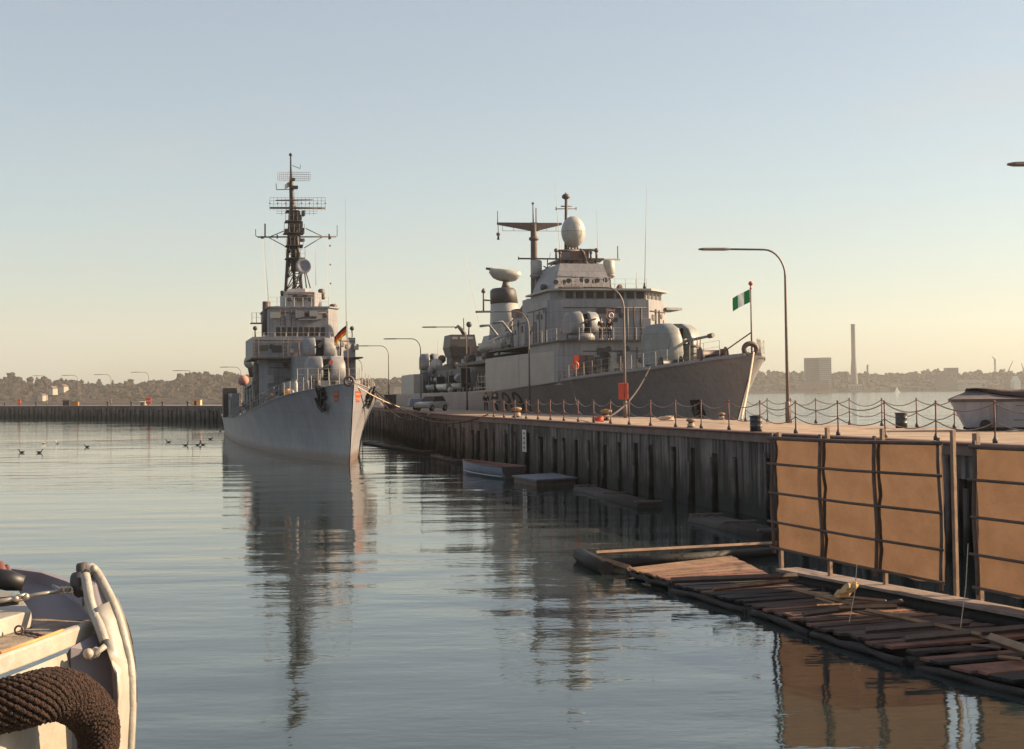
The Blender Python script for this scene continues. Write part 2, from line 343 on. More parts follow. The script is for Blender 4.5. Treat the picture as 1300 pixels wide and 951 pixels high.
rows = []
for i in range(int(QL / 1.5)):
    s = i * 1.5; rows.append([wp(s, -.08, 2.725), wp(s, .62, 2.725), wp(s, .62, ZD + .004 + .0), wp(s, -.04, ZD + .012)])
cap.loft(rows, closed=True, smooth=False); cap.build('coping', CAPM, wall)
mb = MB(); mb.tube([wp(i * 1.5, -.10, ZD - .03) for i in range(int(QL / 1.5))], .035, 6); mb.build('edge_rail', FENCEM, wall)
# timber fender piles in front of the recesses
npile = 0
for i in range(1, k):
    s = random.uniform(niches[i][0], niches[i][1]); p, d, n = qat(s)
    if p.y < 30 or npile > 95: continue
    dx = random.uniform(-.25, .25); h = random.uniform(1.7, 2.5); r = random.uniform(.05, .085)
    mb = MB(); mb.tube([wp(s + dx, -.12, -.6), wp(s, -.10, h)], [r * 1.15, r], 7)
    if 100 < p.y < 165 or random.random() < .12: mb.tube([wp(s + .9, -.10, -.6), wp(s + .9, -.10, 2.7)], r, 6)
    mb.build('fender_pile', PILE, wall); npile += 1
# gauge board on wall
g0 = qs_at_y(83.5); mb = MB()
mb.hexa([wp(g0, -.16, 1.15), wp(g0 + .9, -.16, 1.15), wp(g0 + .9, -.12, 1.15), wp(g0, -.12, 1.15)], [wp(g0, -.16, 2.45), wp(g0 + .9, -.16, 2.45), wp(g0 + .9, -.12, 2.45), wp(g0, -.12, 2.45)])
gb = mb.build('gauge_board', WHITEP); gb.location = W0
tag(gb, 'narrow white upright board with dark marks on the quay wall above the rowing boat', 'sign')
mb = MB()
for i in range(4):
    z = 1.35 + i * .28; mb.hexa([wp(g0 + .25, -.175, z), wp(g0 + .62, -.175, z), wp(g0 + .62, -.163, z), wp(g0 + .25, -.163, z)], [wp(g0 + .25, -.175, z + .1), wp(g0 + .62, -.175, z + .1), wp(g0 + .62, -.163, z + .1), wp(g0 + .25, -.163, z + .1)])
mb.build('marking', BLACK, gb)

# ------------------------------------------------------------------ chain fences
def fence(name, label, pts):
    """pts: list of base points; returns a fence with posts and hanging chains"""
    o = pts[0].copy(); t = thing(name, o, 0, label=label, category='fence')
    for i, p in enumerate(pts):
        q = p - o; lean = Vector((random.uniform(-.015, .015), random.uniform(-.015, .015), 0))
        mb = MB(); mb.tube([q, q + Z * .55 + lean * .5, q + Z * 1.1 + lean], .024, 8)
        mb.ball(q + Z * 1.12 + lean, .036, 8, 6); mb.ball(q + Z * .58 + lean * .5, .034, 8, 6)
        po = mb.build('post', FENCEM, t)
        m2 = MB(); m2.lathe([(.075, 0), (.075, .10), (.05, .13), (.03, .2)], q, 8); m2.build('post_foot', DARK, po)
    for a, b in zip(pts, pts[1:]):
        mb = MB()
        for z, sag in ((1.08, .26), (.57, .24)):
            sag *= random.uniform(.75, 1.15)
            ps = []
            for j in range(13):
                u = j / 12; ps.append((a - o).lerp(b - o, u) + Z * (z - sag * 4 * u * (1 - u)))
            mb.tube(ps, .018, 5)
        mb.build('chain', CHAINM, t)
    return t
fp = []
s0 = qs_at_y(33)
Ys = []
for i in range(24):
    s = s0 + i * 2.85; p, d, n = qat(s)
    if p.y > 96: break
    fp.append(p + n * .33 + Z * (ZD + .01))
fence('chain_fence', 'long rust red post and chain fence along the near edge of the quay', fp)
bp_ = []
for i in range(13):
    s = qs_at_y(38) + i * 2.75; p, d, n = qat(s); wd = qwidth(p.y)
    if p.y > 70: break
    bp_.append(p + n * (wd - .2) + Z * ZD)
fence('chain_fence', 'shorter rust red post and chain fence along the far side of the quay', bp_)

# ------------------------------------------------------------------ street lamps
def lamp_mesh(t, hgt, arm, dirv, headlen=1.5):
    d = Vector(dirv).normalized(); R_ = 1.0
    mb = MB(); pts = [Vector((0, 0, 0)), Vector((0, 0, hgt * .5)), Vector((0, 0, hgt - R_ * 1.25))]
    for j in range(1, 9):
        a = j / 8 * math.pi / 2; pts.append(Z * (hgt - R_ * 1.25 + R_ * 1.25 * math.sin(a)) + d * (R_ * (1 - math.cos(a))))
    pts.append(Z * (hgt + .02) + d * (arm - headlen))
    mb.tube(pts, [.085, .07, .055] + [.045] * (len(pts) - 3), 8)
    mb.lathe([(.12, 0), (.12, .9), (.085, 1.0)], (0, 0, 0), 8)
    mb.build('lamp_pole', LAMPM, t)
    m2 = MB(); c0 = Z * (hgt + .02) + d * (arm - headlen - .05); n = Vector((-d.y, d.x, 0))
    ring = lambda q, ww, hh: [q + n * ww - Z * hh * .3, q + n * ww * .6 + Z * hh, q - n * ww * .6 + Z * hh, q - n * ww - Z * hh * .3, q - n * ww * .7 - Z * hh, q + n * ww * .7 - Z * hh]
    m2.loft([ring(c0, .06, .045), ring(c0 + d * .25, .12, .065), ring(c0 + d * (headlen - .2), .13, .06), ring(c0 + d * headlen, .07, .03)], smooth=False)
    m2.build('lamp_head', LAMPM, t)
def lamp(base, hgt, arm, dirv, label, headlen=1.5):
    t = thing('street_lamp', base, 0, label=label, category='street lamp', group='curved street lamps along the quay')
    lamp_mesh(t, hgt, arm, dirv, headlen); return t
p, d, n = qat(qs_at_y(66)); 
bA = WZ(1000.5, 537, ZD); lamp(bA, 8.05, 4.15, (-1, -.12, 0), 'tall brown street lamp just right of the frigate\'s bow and its green white flag')
bB = WZ(794, 530.5, ZD); lamp(bB, 7.75, 3.95, (-1, -.05, 0), 'street lamp with an orange red case on its pole before the frigate')
def lamp_px(px, pyt, Y, headpx, label, q=.45):
    s = qs_at_y(Y); p, d, n = qat(s); X = WY(px, 520, Y).x
    top = WY(px, pyt, Y).z; arm = (px - headpx) / F * Y
    lamp(Vector((X, Y, ZD)), top - ZD, arm, (-1, .0, 0), label)
lamp_px(672.5, 395.6, 113, 604, 'street lamp before the pale side patch, its head before the frigate\'s funnel')
lamp_px(593, 415, 136, 536, 'slender street lamp whose arm ends left of the right ship\'s crane cab')
lamp_px(534.6, 430, 160, 487, 'street lamp at the stern of the right ship')
lamp_px(493.8, 439, 183, 454, 'street lamp rising between the two ships beside the dark hut')
lamp_px(460, 455, 205, 438, 'small far street lamp just right of the left ship\'s bridge')
# lamp whose head reaches into the picture at the right edge
hd = WY(1277, 209.5, 41.4); lamp(Vector((hd.x + 4.1, 41.4, ZD)), hd.z - ZD, 4.1, (-1, 0, 0), 'street lamp at the right edge with only its head in the picture')
for px, pyt, hpx, nm in ((24.7, 478, 12, 'far breakwater lamp with an orange case at its foot, leftmost in the picture'), (59.5, 477, 41, 'second far breakwater lamp from the left'), (98.8, 476.5, 78, 'third far breakwater lamp from the left'), (141, 475.5, 119, 'fourth far breakwater lamp from the left'),
                         (189, 472.5, 166, 'far breakwater lamp with a red case on its pole'), (244.6, 470.5, 219, 'far breakwater lamp beside the tan hut'), (306, 466, 279, 'far breakwater lamp half hidden behind the left ship')):
    lo, hi = 200, QL
    for _ in range(40):
        m = (lo + hi) / 2; p, d, n = qat(m); pp = p + n * 5
        x = PX + F * ((pp - CAM).dot(rt)) / ((pp - CAM).dot(fw))
        if x > px: lo = m
        else: hi = m
    p, d, n = qat(lo); b = p + n * 5; b.z = ZD; top = WY(px, pyt, b.y).z
    arm = (px - hpx) / F * b.y
    lamp(b, top - ZD, arm, (-1, 0, 0), nm, headlen=1.7)
# parapet on the breakwater's sea side
s1 = qs_at_y(205); mb = MB(); rows = []
o0 = qat(s1)[0]
for i in range(int((QL - s1) / 4)):
    p, d, n = qat(s1 + i * 4); wd = qwidth(p.y); a = p + n * (wd - .6) - o0; rows.append([a + Z * ZD, a + n * .45 + Z * ZD, a + n * .45 + Z * (ZD + .62), a + Z * (ZD + .62)])
mb.loft(rows, smooth=False); pr = mb.build('parapet_wall', pmat('pale_parapet_concrete', (.45, .37, .30), .85, .12, .3)); pr.location = o0
tag(pr, 'low pale parapet wall along the sea side of the far breakwater', 'wall')
# small things on the breakwater
def on_mole(px, off=3):
    lo, hi = 200, QL
    for _ in range(40):
        m = (lo + hi) / 2; p, d, n = qat(m); pp = p + n * off
        x = PX + F * ((pp - CAM).dot(rt)) / ((pp - CAM).dot(fw))
        if x > px: lo = m
        else: hi = m
    p, d, n = qat(lo); q = p + n * off; q.z = ZD; return q, d
def hut(px, wpx, hpx, mat, roof, label, name='hut'):
    q, d = on_mole(px, 4); k = q.y / F; wd = wpx * k / 2; h = hpx * k
    t = thing(name, q, 0, label=label, category='hut')
    MB().box(-wd, wd, -.8, .8, 0, h * .85).build('wall', mat, t)
    MB().hexa([(-wd - .1, -1, h * .85 + .003), (wd + .1, -1, h * .85 + .003), (wd + .1, 1, h * .85 + .003), (-wd - .1, 1, h * .85 + .003)], [(-wd - .1, -1, h * .9), (wd + .1, -1, h * .9), (wd + .1, 1, h), (-wd - .1, 1, h)]).build('roof', roof, t)
    MB().box(-wd * .4, wd * .1, -.83, -.802, 0, h * .7).build('door', BLACK, t)
hut(250, 11, 8, pmat('tan_hut_paint', (.50, .32, .18), .7, .1, 2), WOODM, 'small tan hut on the far breakwater close to the left ship')
hut(182, 6, 5, FAR_W, WHITEP, 'tiny white hut on the far breakwater next to the red lamp case')
hut(85, 8, 7, BLACK, WOODD, 'tiny dark hut on the far breakwater with a yellow crate beside it')
for px, lab, w_, h_ in ((189, 'red case strapped to a far breakwater lamp right of a white hut', .55, 1.3), (24.7, 'orange red case at the foot of the leftmost breakwater lamp', .45, 1.3)):
    q, d = on_mole(px, 4.7); t = thing('lifebuoy_case', q - Vector((0, .25, 0)), 0, label=lab, category='case')
    MB().box(-w_, w_, -.15, .1, .3, .3 + h_).build('case_body', RED, t, bevel=.03); MB().box(-w_ * 1.05, w_ * 1.05, -.17, -.152, .3 + h_ * .45, .3 + h_ * .55).build('case_band', WHITEP, t)
q, d = on_mole(95, 3.5); t = thing('crate', q, 0, label='small yellow crate on the far breakwater beside the dark hut', category='crate')
MB().box(-.9, .9, -.5, .5, 0, .8).build('crate_body', YEL, t); MB().box(-.95, .95, -.55, .55, .803, .9).build('lid', WOODM, t)
# small bollards on the breakwater
for i, px in enumerate((6, 46, 137, 167, 206.5, 238.5, 290)):
    q, d = on_mole(px, .6); mb = MB(); mb.lathe([(.28, 0), (.2, .1), (.2, .55), (.36, .65), (.36, .8), (.1, .9)], (0, 0, 0), 10)
    o = mb.build('bollard', DARK); o.location = q
    tag(o, 'small dark bollard on the far breakwater edge, number %s seen from the left end' % ('one two three four five six seven'.split()[i]), 'bollard', 'small bollards on the breakwater edge')

# ------------------------------------------------------------------ ships
class Ship:
    def __init__(s, name, B, deg, label):
        s.B = Vector(B); s.t = math.radians(deg)
        s.a = Vector((-math.sin(s.t), math.cos(s.t), 0)); s.n = Vector((math.cos(s.t), math.sin(s.t), 0))
        s.root = thing(name, s.B, s.t, label=label, category='warship')
    def at(s, px, py, st):
        d = ray(px, py); k = (st - (CAM - s.B).dot(s.a)) / d.dot(s.a); X = CAM + d * k
        return Vector(((X - s.B).dot(s.n), st, X.z))
    def world(s, p, st, z): return s.B + s.n * p + s.a * st + Z * z
    def hull(s, L, rake, zd, bd, bw, flare, mat, deckmat, zk=-1.2, nu=60, nv=12, ends=1.0):
        zt, bt, wt = smooth_tab(zd), smooth_tab(bd), smooth_tab(bw)
        s.zd = lambda x: interp(x, zt); s.bd = lambda x: max(.04, interp(x, bt))
        zb = s.zd(-rake)
        mb = MB(); us = [(i / nu) ** 1.5 for i in range(nu + 1)]
        sides = {1: [], -1: []}; stations = []
        for u in us:
            sd_ = -rake + (L + rake) * u; zdk = s.zd(sd_); row = {1: [], -1: []}
            for j in range(nv + 1):
                v = j / nv; z = zk + (zdk - zk) * v
                t = max(0, z / zdk); s0 = -rake * max(-.3, min(1, z / zb)) ** (1.0) if z > 0 else -rake * z / zb * .6
                st = s0 + (L - s0) * u
                bwv = max(.03, interp(max(0, st), wt)) if u > 0 else .03
                bdv = s.bd(sd_) if u > 0 else .03
                b = bwv + (bdv - bwv) * (t ** flare)
                if z < 0: b = bwv * (1 + z * .12)
                for sg in (1, -1): row[sg].append(Vector((sg * b, st, z)))
            for sg in (1, -1): sides[sg].append(row[sg])
            stations.append((sd_, zdk))
        for sg in (1, -1): mb.loft(sides[sg], closed=False, caps=False)
        a, b = sides[1][-1], sides[-1][-1]          # transom
        k = len(mb.v); mb.v += [tuple(x) for x in a + b]; m = len(a)
        for j in range(m - 1): mb.f.append((k + j, k + j + 1, k + m + j + 1, k + m + j)); mb.sm.append(False)
        h = mb.build('hull', mat, s.root)
        md = MB(); rows = [[sides[1][i][-1] + Vector((-.02, 0, -.12)), sides[-1][i][-1] + Vector((.02, 0, -.12))] for i in range(1, len(us))]
        md.loft(rows, closed=False, caps=False, smooth=False); md.build('deck', deckmat, s.root)
        s.edge = {sg: [sides[sg][i][-1] for i in range(len(us))] for sg in (1, -1)}
        return h
    def rail(s, sg, s0, s1, step=1.6, h=1.0, inset=.12, name='railing', mat=None, levels=3, base=None, pts=None):
        P = pts or [Vector((sg * (s.bd(x) - inset), x, s.zd(x))) for x in [s0 + i * step for i in range(int((s1 - s0) / step) + 1)]]
        mb = MB()
        for p in P: mb.tube([p, p + Z * h], .022, 4)
        for l in range(levels): mb.tube([p + Z * h * (l + 1) / levels for p in P], .010, 3)
        return mb.build(name, mat or WIRE, s.root)

def chamfer_poly(p0, p1, s0, s1, c): return [(p0 + c, s0), (p1 - c, s0), (p1, s0 + c), (p1, s1), (p0, s1), (p0, s0 + c)]

def gun_turret(ship, st, zb, wd, hh, ln, p0=0, barrel=3.5, rot=0, elev=.12, half=.16, mat=TGREY, brmat=None, name='gun_turret'):
    """two rounded shells with a dark slot and a barrel, pointing to the bow (-s)"""
    t = bpy.data.objects.new(name, None); COL.objects.link(t); t.parent = ship.root; t.location = (p0, st, zb); t.rotation_euler = (0, 0, rot)
    def side(x0, x1):
        rings = []
        prof = [(-.42, 0), (-.5, .25), (-.47, .6), (-.36, .86), (-.15, .99), (.15, 1.0), (.38, .94), (.5, .75), (.5, 0)]
        xs = [x0, x0 + (x1 - x0) * .15, x0 + (x1 - x0) * .85, x1]
        outer = 0 if abs(x0) > abs(x1) else 3
        for i, x in enumerate(xs):
            k = 1.0
            if (outer == 0 and i == 0) or (outer == 3 and i == 3): k = .80
            if (outer == 0 and i == 1) or (outer == 3 and i == 2): k = .97
            rings.append([Vector((x, y * ln * k, z * hh * (k if z > .5 else 1))) for y, z in prof])
        return MB().loft(rings)
    g = wd * half
    side(-wd / 2, -g / 2).build('shell', mat, t); side(g / 2, wd / 2).build('shell', mat, t)
    MB().box(-g / 2 + .003, g / 2 - .003, -ln * .22, ln * .45, .02, hh * .88).build('slot', BLACK, t)
    mb = MB(); c = Vector((0, -ln * .2, hh * .52)); d = Vector((0, -math.cos(elev), math.sin(elev)))
    mb.tube([c, c + d * ln * .25], wd * .055, 10); mb.tube([c + d * ln * .2, c + d * barrel], [wd * .035, wd * .026], 10)
    mb.build('gun_barrel', mat, t)
    if brmat: MB().tube([c + d * (barrel - .35), c + d * (barrel + .1)], wd * .05, 10).build('muzzle_cover', brmat, t)
    MB().lathe([(wd * .42, -.6), (wd * .42, .0)], (0, 0, 0), 20).build('turret_ring', mat, t)
    return t
def windows(ship, pts0, pts1, n, z0, z1, off, name='window', mat=GLASS, frac=.72, edge=None):
    a, b = Vector((*pts0, 0)), Vector((*pts1, 0)); d = (b - a); nr = Vector((d.y, -d.x, 0)).normalized() * off
    for i in range(n):
        u0 = (i + .5 - frac / 2) / n; u1 = (i + .5 + frac / 2) / n
        A, B = a + d * u0 + nr, a + d * u1 + nr
        mb = MB(); mb.hexa([A + Z * z0, B + Z * z0, B - nr * .8 + Z * z0, A - nr * .8 + Z * z0], [A + Z * z1, B + Z * z1, B - nr * .8 + Z * z1, A - nr * .8 + Z * z1])
        mb.build(name, mat, ship.root)

# ---------------- ship 1: the older destroyer, bow on, at the left
S1 = Ship('warship', WZ(443.7, 590, 0), 13.5, 'pale grey destroyer seen bow on, with dark lattice mast and black anchors')
S1.hull(112, 2.6, [(-2.6, 5.4), (2, 5.2), (5, 5.02), (10, 4.72), (15, 4.35), (20, 3.95), (30, 3.3), (45, 2.6), (60, 2.35), (112, 2.35)],
        [(-2.6, .05), (0, .75), (5, 2.1), (10, 3.15), (15, 3.95), (20, 4.5), (30, 5.05), (45, 5.45), (60, 5.55), (90, 5.3), (112, 3.6)],
        [(0, .05), (4, .6), (8, 1.4), (12, 2.15), (18, 3.0), (25, 3.75), (40, 4.8), (60, 5.3), (90, 4.9), (112, 3.0)], 1.5, HULL1, DECKP)
# gunwale strip
for sg in (1, -1):
    MB().tube([p + Z * .02 for p in S1.edge[sg][::2]], .05, 5).build('gunwale', GREY, S1.root)
    S1.rail(sg, 0, 100, 1.7)
zz = S1.zd
# raised forward deckhouse below the turrets
def prism_part(ship, name, poly, z0, z1, mat, top=None, bevel=0):
    return MB().prism(poly, z0, z1, top).build(name, mat, ship.root, bevel=bevel)
prism_part(S1, 'forward_deckhouse', chamfer_poly(-2.4, 2.5, 12.5, 29, .8), 3.2, 5.75, GREY)
prism_part(S1, 'lower_deckhouse', chamfer_poly(-4.2, 4.1, 28, 37, .7), 2.5, 7.778, GREY)
prism_part(S1, 'aft_deckhouse', [(-2.6, 37.003), (3.6, 37.003), (3.6, 90), (-2.6, 90)], 2.4, 6.2, GREY)
prism_part(S1, 'gun_platform', chamfer_poly(-1.6, 2.3, 21.5, 27.9, .9), 5.753, 7.85, GREY)
prism_part(S1, 'bridge_base', [(-4.8, 27), (1.7, 27), (4.2, 29.6), (4.45, 37), (-4.9, 37)], 7.903, 9.65, GREY)
MB().box(-4.95, 4.5, 26.85, 37.1, 7.78, 7.9).build('wing_deck', DARK, S1.root)
pz = at = S1.at
prism_part(S1, 'pilothouse', [(-2.9, 30), (1.9, 30), (2.9, 31.6), (2.9, 40.5), (-3.25, 40.5), (-3.25, 30.4)], 9.653, 12.3, GREY)
MB().prism([(-3.0, 29.85), (2.0, 29.85), (3.05, 31.5), (3.05, 40.6), (-3.4, 40.6), (-3.4, 30.3)], 12.303, 12.42).build('pilothouse_roof', GREY, S1.root)
windows(S1, (-2.7, 30), (1.65, 30), 9, 9.85, 10.6, .03)
windows(S1, (2.9, 31.8), (2.9, 39), 7, 9.85, 10.6, .03)
MB().box(-.75, .9, 29.4, 29.95, 11.2, 11.3).build('ledge', GREY, S1.root)
MB().box(-.4, .5, 29.5, 29.98, 11.303, 11.5).build('searchlight_box', DARK, S1.root)
prism_part(S1, 'director_house', [(-1.65, 33), (1.0, 33), (1.75, 34.2), (1.75, 38.5), (-1.65, 38.5)], 12.423, 13.9, GREY)
MB().prism([(-1.5, 33.4), (.2, 33.2), (1.15, 34), (1.15, 37.9), (-1.5, 37.9)], 13.903, 14.25, [(-1.1, 33.9), (.2, 33.5), (.9, 34.2), (.9, 37.4), (-1.2, 37.4)]).build('director_roof', GREY, S1.root)
# small drums and boxes on roof edges
for px, py, st, r in ((341, 408, 33, .32), (352, 392, 33, .25), (423, 391, 33, .35), (359, 372, 35, .22), (408, 371, 35, .3), (410, 377, 35.5, .2)):
    c = at(px, py, st); MB().lathe([(r * .7, -r * 1.2), (r, -r * .6), (r, r * .7), (r * .6, r)], c, 10).build('equipment_drum', MASTB, S1.root)
MB().tube([at(337, 425, 33), at(338.5, 383, 33)], [.3, .36], 10).build('sensor_pole', MASTB, S1.root)
# small platform left of the pilothouse with rail
pl = at(331, 410, 34)
MB().box(pl.x - .9, pl.x + .9, 33.4, 34.6, pl.z - .08, pl.z).build('side_platform', DARK, S1.root)
S1.rail(1, 0, 1, pts=[Vector((pl.x - .8 + i * .4, 33.5, pl.z)) for i in range(5)], name='platform_railing', h=.9, levels=2, mat=DARK)
for px, py in ((324, 428), (447, 428)):
    c = at(px, py, 27.5); mb = MB(); mb.tube([c, c + Z * .7], .06, 6); mb.ball(c + Z * .75, .2, 8, 6); mb.build('compass_pedestal', DARK, S1.root)
# wing railing & pedestals
S1.rail(1, 0, 1, pts=[Vector((-4.8 + i * .93, 27.1, 9.65)) for i in range(10)], name='wing_railing', h=.35, levels=1)
MB().tube([at(432, 456, 26.9), at(433, 427, 26.9)], .07, 6).build('support_post', DARK, S1.root)
gun_turret(S1, 17.5, 5.75, 3.0, 1.95, 3.2, p0=.25, barrel=3.8, elev=.1, brmat=RED, half=.2)
gun_turret(S1, 24.6, 7.86, 2.7, 1.6, 3.0, p0=.45, barrel=3.6, elev=.12, brmat=MASTB, half=.25)
# mast
M1 = 42
def mp1(px, py, st=M1): return at(px, py, st)
mb = MB()
top = mp1(371.5, 262)
legs = [(mp1(361, 390, 42.6), mp1(368.5, 262)), (mp1(383, 372, 41), mp1(374, 262)), (mp1(374, 372, 44), mp1(371, 262, 43))]
legs[0] = (Vector((legs[0][0].x, 42.6, 12.4)), legs[0][1]); 
for a, b in legs: mb.tube([a, b], [.16, .12], 8)
for i in range(9):
    u = i / 9; u2 = (i + 1) / 9
    for q in range(3):
        a0 = legs[q][0].lerp(legs[q][1], u); b1 = legs[(q + 1) % 3][0].lerp(legs[(q + 1) % 3][1], u2); b0 = legs[(q + 1) % 3][0].lerp(legs[(q + 1) % 3][1], u)
        mb.tube([a0, b1], .05, 5); mb.tube([a0, b0], .05, 5)
mb.tube([mp1(357.5, 398, 44), mp1(368, 330, 43)], .13, 7)
mb.tube([mp1(374, 345), mp1(371.5, 262)], [.34, .26], 8)
mb.build('lattice_mast', DARK, S1.root)
for px, py, w_ in ((372, 281, .75), (373, 296, .95), (373.5, 312, .8), (374.5, 328, .9), (371, 268, .6)):
    c = mp1(px, py); pf = MB().box(c.x - w_, c.x + w_, 41.3, 43.2, c.z - .07, c.z + .02).build('mast_platform', DARK, S1.root); S1.rail(1, 0, 1, pts=[Vector((c.x - w_ + w_ * i / 2, 41.32, c.z)) for i in range(5)], name='platform_railing', h=.8, levels=2, mat=DARK)
mb = MB(); mb.tube([mp1(371.5, 320), mp1(371, 258), mp1(370, 236), mp1(369.4, 215), mp1(369, 198)], [.28, .26, .22, .10, .07], 8); mb.ball(mp1(369, 196.5), .17, 8, 6); mb.build('topmast', DARK, S1.root)
for px, py, w_, h_ in ((374, 300, .55, .5), (376, 285, .6, .55), (381, 292, .35, .35), (374, 272, .5, .5), (379, 276, .3, .45), (375, 310, .4, .6), (383, 305, .25, .25), (385, 271, .12, .5), (374, 238, .3, .25), (371, 228, .25, .2), (365, 293, .3, .3), (380, 313, .3, .3)):
    c = mp1(px, py); MB().box(c.x - w_, c.x + w_, c.y - .4, c.y + .4, c.z - h_ / 2, c.z + h_ / 2).build('mast_equipment', DARK, S1.root)
mb = MB(); yl, yr = mp1(327, 301), mp1(427, 300.5)
mb.tube([yl, yr], .07, 6)
for a, b in (((342, 301), (366, 291)), ((342, 302), (368, 316)), ((409, 300), (388, 290)), ((409, 301), (386, 315))): mb.tube([mp1(*a), mp1(*b)], .045, 5)
for px, y0, y1, r in ((336.5, 301, 284, .07), (324.5, 299, 291, .03), (428, 300, 286, .03), (418, 304, 297, .09), (333, 303, 300, .14), (352, 303, 298, .06), (419, 303, 300, .12)): mb.tube([mp1(px, y0), mp1(px, y1)], r, 6)
mb.tube([yl, mp1(324.5, 299)], .04, 5)
mb.build('signal_yard', DARK, S1.root)
# bedspring radar
mb = MB(); x0, x1 = 342.5, 413
mb.tube([mp1(x0, 264, 41), mp1(x1, 264.5, 41)], .09, 6); mb.tube([mp1(350, 254.5, 41), mp1(397, 253.5, 41)], .06, 6)
for i in range(15):
    x = lerp(x0, x1, i / 14); mb.tube([mp1(x, 251, 40.8), mp1(x, 264.5 + (9 if 2 < i < 12 else 3), 40.8)], .016, 4)
    if i % 2 == 0: mb.tube([mp1(x, 257.5, 40.5), mp1(x, 258.5, 40.5)], .09, 5); 
for y in (251, 255, 259, 263, 268, 271): mb.tube([mp1(x0 + (8 if y > 265 else 0), y, 40.8), mp1(x1 - (10 if y > 265 else 0), y, 40.8)], .014, 4)
mb.build('bedspring_radar', DARK, S1.root)
mb = MB()
for i in range(17):
    u = i / 16; x = lerp(352.5, 394, u); b = 1.2 * (2 * u - 1) ** 2
    mb.tube([mp1(x, 218.5 + 2 * abs(2 * u - 1), 41 - b), mp1(x, 229.5 - abs(2 * u - 1), 41 - b)], .014, 4)
for y in (218.8, 221.5, 224.5, 227, 229.5): mb.tube([mp1(lerp(352.5, 394, i / 12), y, 41 - 1.2 * (2 * i / 12 - 1) ** 2) for i in range(13)], .016, 4)
mb.build('mesh_radar', MASTB, S1.root)
mb = MB(); mb.tube([mp1(351.5, 240.8), mp1(371, 240.5)], .04, 5); mb.tube([mp1(351, 241), mp1(350.5, 233)], .03, 4); mb.tube([mp1(371, 210), mp1(381, 214)], .03, 4); mb.tube([mp1(381, 214), mp1(381.5, 209)], .03, 4)
mb.build('gaff', DARK, S1.root)
# dish director on the roof
c = at(384.8, 338.5, 36); mb = MB(); ax = Vector((.05, -1, .12)).normalized()
mb.lathe([(.02, 0), (.35, .04), (.55, .11), (.72, .22), (.70, .24), (.4, .12), (.03, .06)], c, 20, axis=-ax * -1)
mb.build('director_dish', pmat('lilac_grey_dish', (.20, .19, .22), .5, .1, 3), S1.root)
mb = MB()
for px, py in ((375, 365), (381, 366), (389, 366), (394, 366)): mb.tube([at(px, py, 36.3), at(lerp(px, 385, .6), 346, 36.3)], .06, 5)
mb.tube([c + Vector((0, .1, 0)), c + Vector((0, .5, -.3))], .25, 8); mb.ball(c + Vector((0, -.25, 0)), .06, 6, 5)
mb.build('director_stand', MASTB, S1.root)
# whips, halyards
mb = MB(); 
for (a, b, st) in (((439.5, 428), (438.5, 252), 29), ((341, 385), (335.5, 302), 34), ((401, 362), (400.5, 318), 36)): mb.tube([at(*a, st), at(*b, st)], [.025, .012], 5)
mb.build('whip_antenna', WIRE, S1.root)
mb = MB()
for (a, b) in (((418.5, 304), (420, 392)), ((416, 304), (415.5, 385)), ((346, 303), (353, 390)), ((333.5, 303), (338, 383))): mb.tube([mp1(*a, 40), mp1(*b, 38)], .009, 3)
mb.build('signal_halyard', ROPE_L, S1.root)
mb = MB()
for y in (312, 336, 360): mb.ball(mp1(418.8 + (y - 304) * .017, y, 39.6), .09, 6, 5)
mb.build('halyard_block', DARK, S1.root)
# gun director ball on sponson at starboard, and light guns
c = at(318, 459, 44); mb = MB(); mb.ball(c, .62, 14, 9, sz=1.15, axis=(.5, 0, 1)); mb.build('gun_shield_dome', CREAM, S1.root)
mb = MB(); mb.tube([c, c + Vector((.2, 0, -1.5))], [.4, .3], 10); mb.tube([c, c + Vector((.6, -.5, -.5))], .2, 8); mb.build('dome_pedestal', MASTB, S1.root)
c = at(309, 483, 52); mb = MB(); mb.ball(c, .55, 12, 8); mb.build('gun_shield_dome', pmat('rusty_pink_canvas', (.42, .20, .16), .8, .2, 4), S1.root)
# awning over side deck
a0 = at(311, 493, 50); a1 = at(327, 484, 44); a2 = at(347, 482, 36)
MB().slab([a0, a1, a1 + Vector((1.6, .2, 0)), a0 + Vector((1.8, 0, 0))], .09).build('awning', GREY, S1.root)
MB().slab([a1, a2, a2 + Vector((1.3, 0, 0)), a1 + Vector((1.6, .2, 0))], .09).build('awning', GREY, S1.root)
mb = MB()
for i in range(8):
    q = a0.lerp(a1, i / 4) if i < 5 else a1.lerp(a2, (i - 4) / 4); MB().tube([q, Vector((q.x, q.y, 2.4))], .045, 5).build('awning_post', DARK, S1.root)
MB().box(-5.35, -4.6, 56, 66, 2.3, 5.0).build('side_house', GREY, S1.root)
MB().box(-5.9, -4.4, 66.2, 69, 2.35, 5.6).build('boat_davit_house', DARK, S1.root)
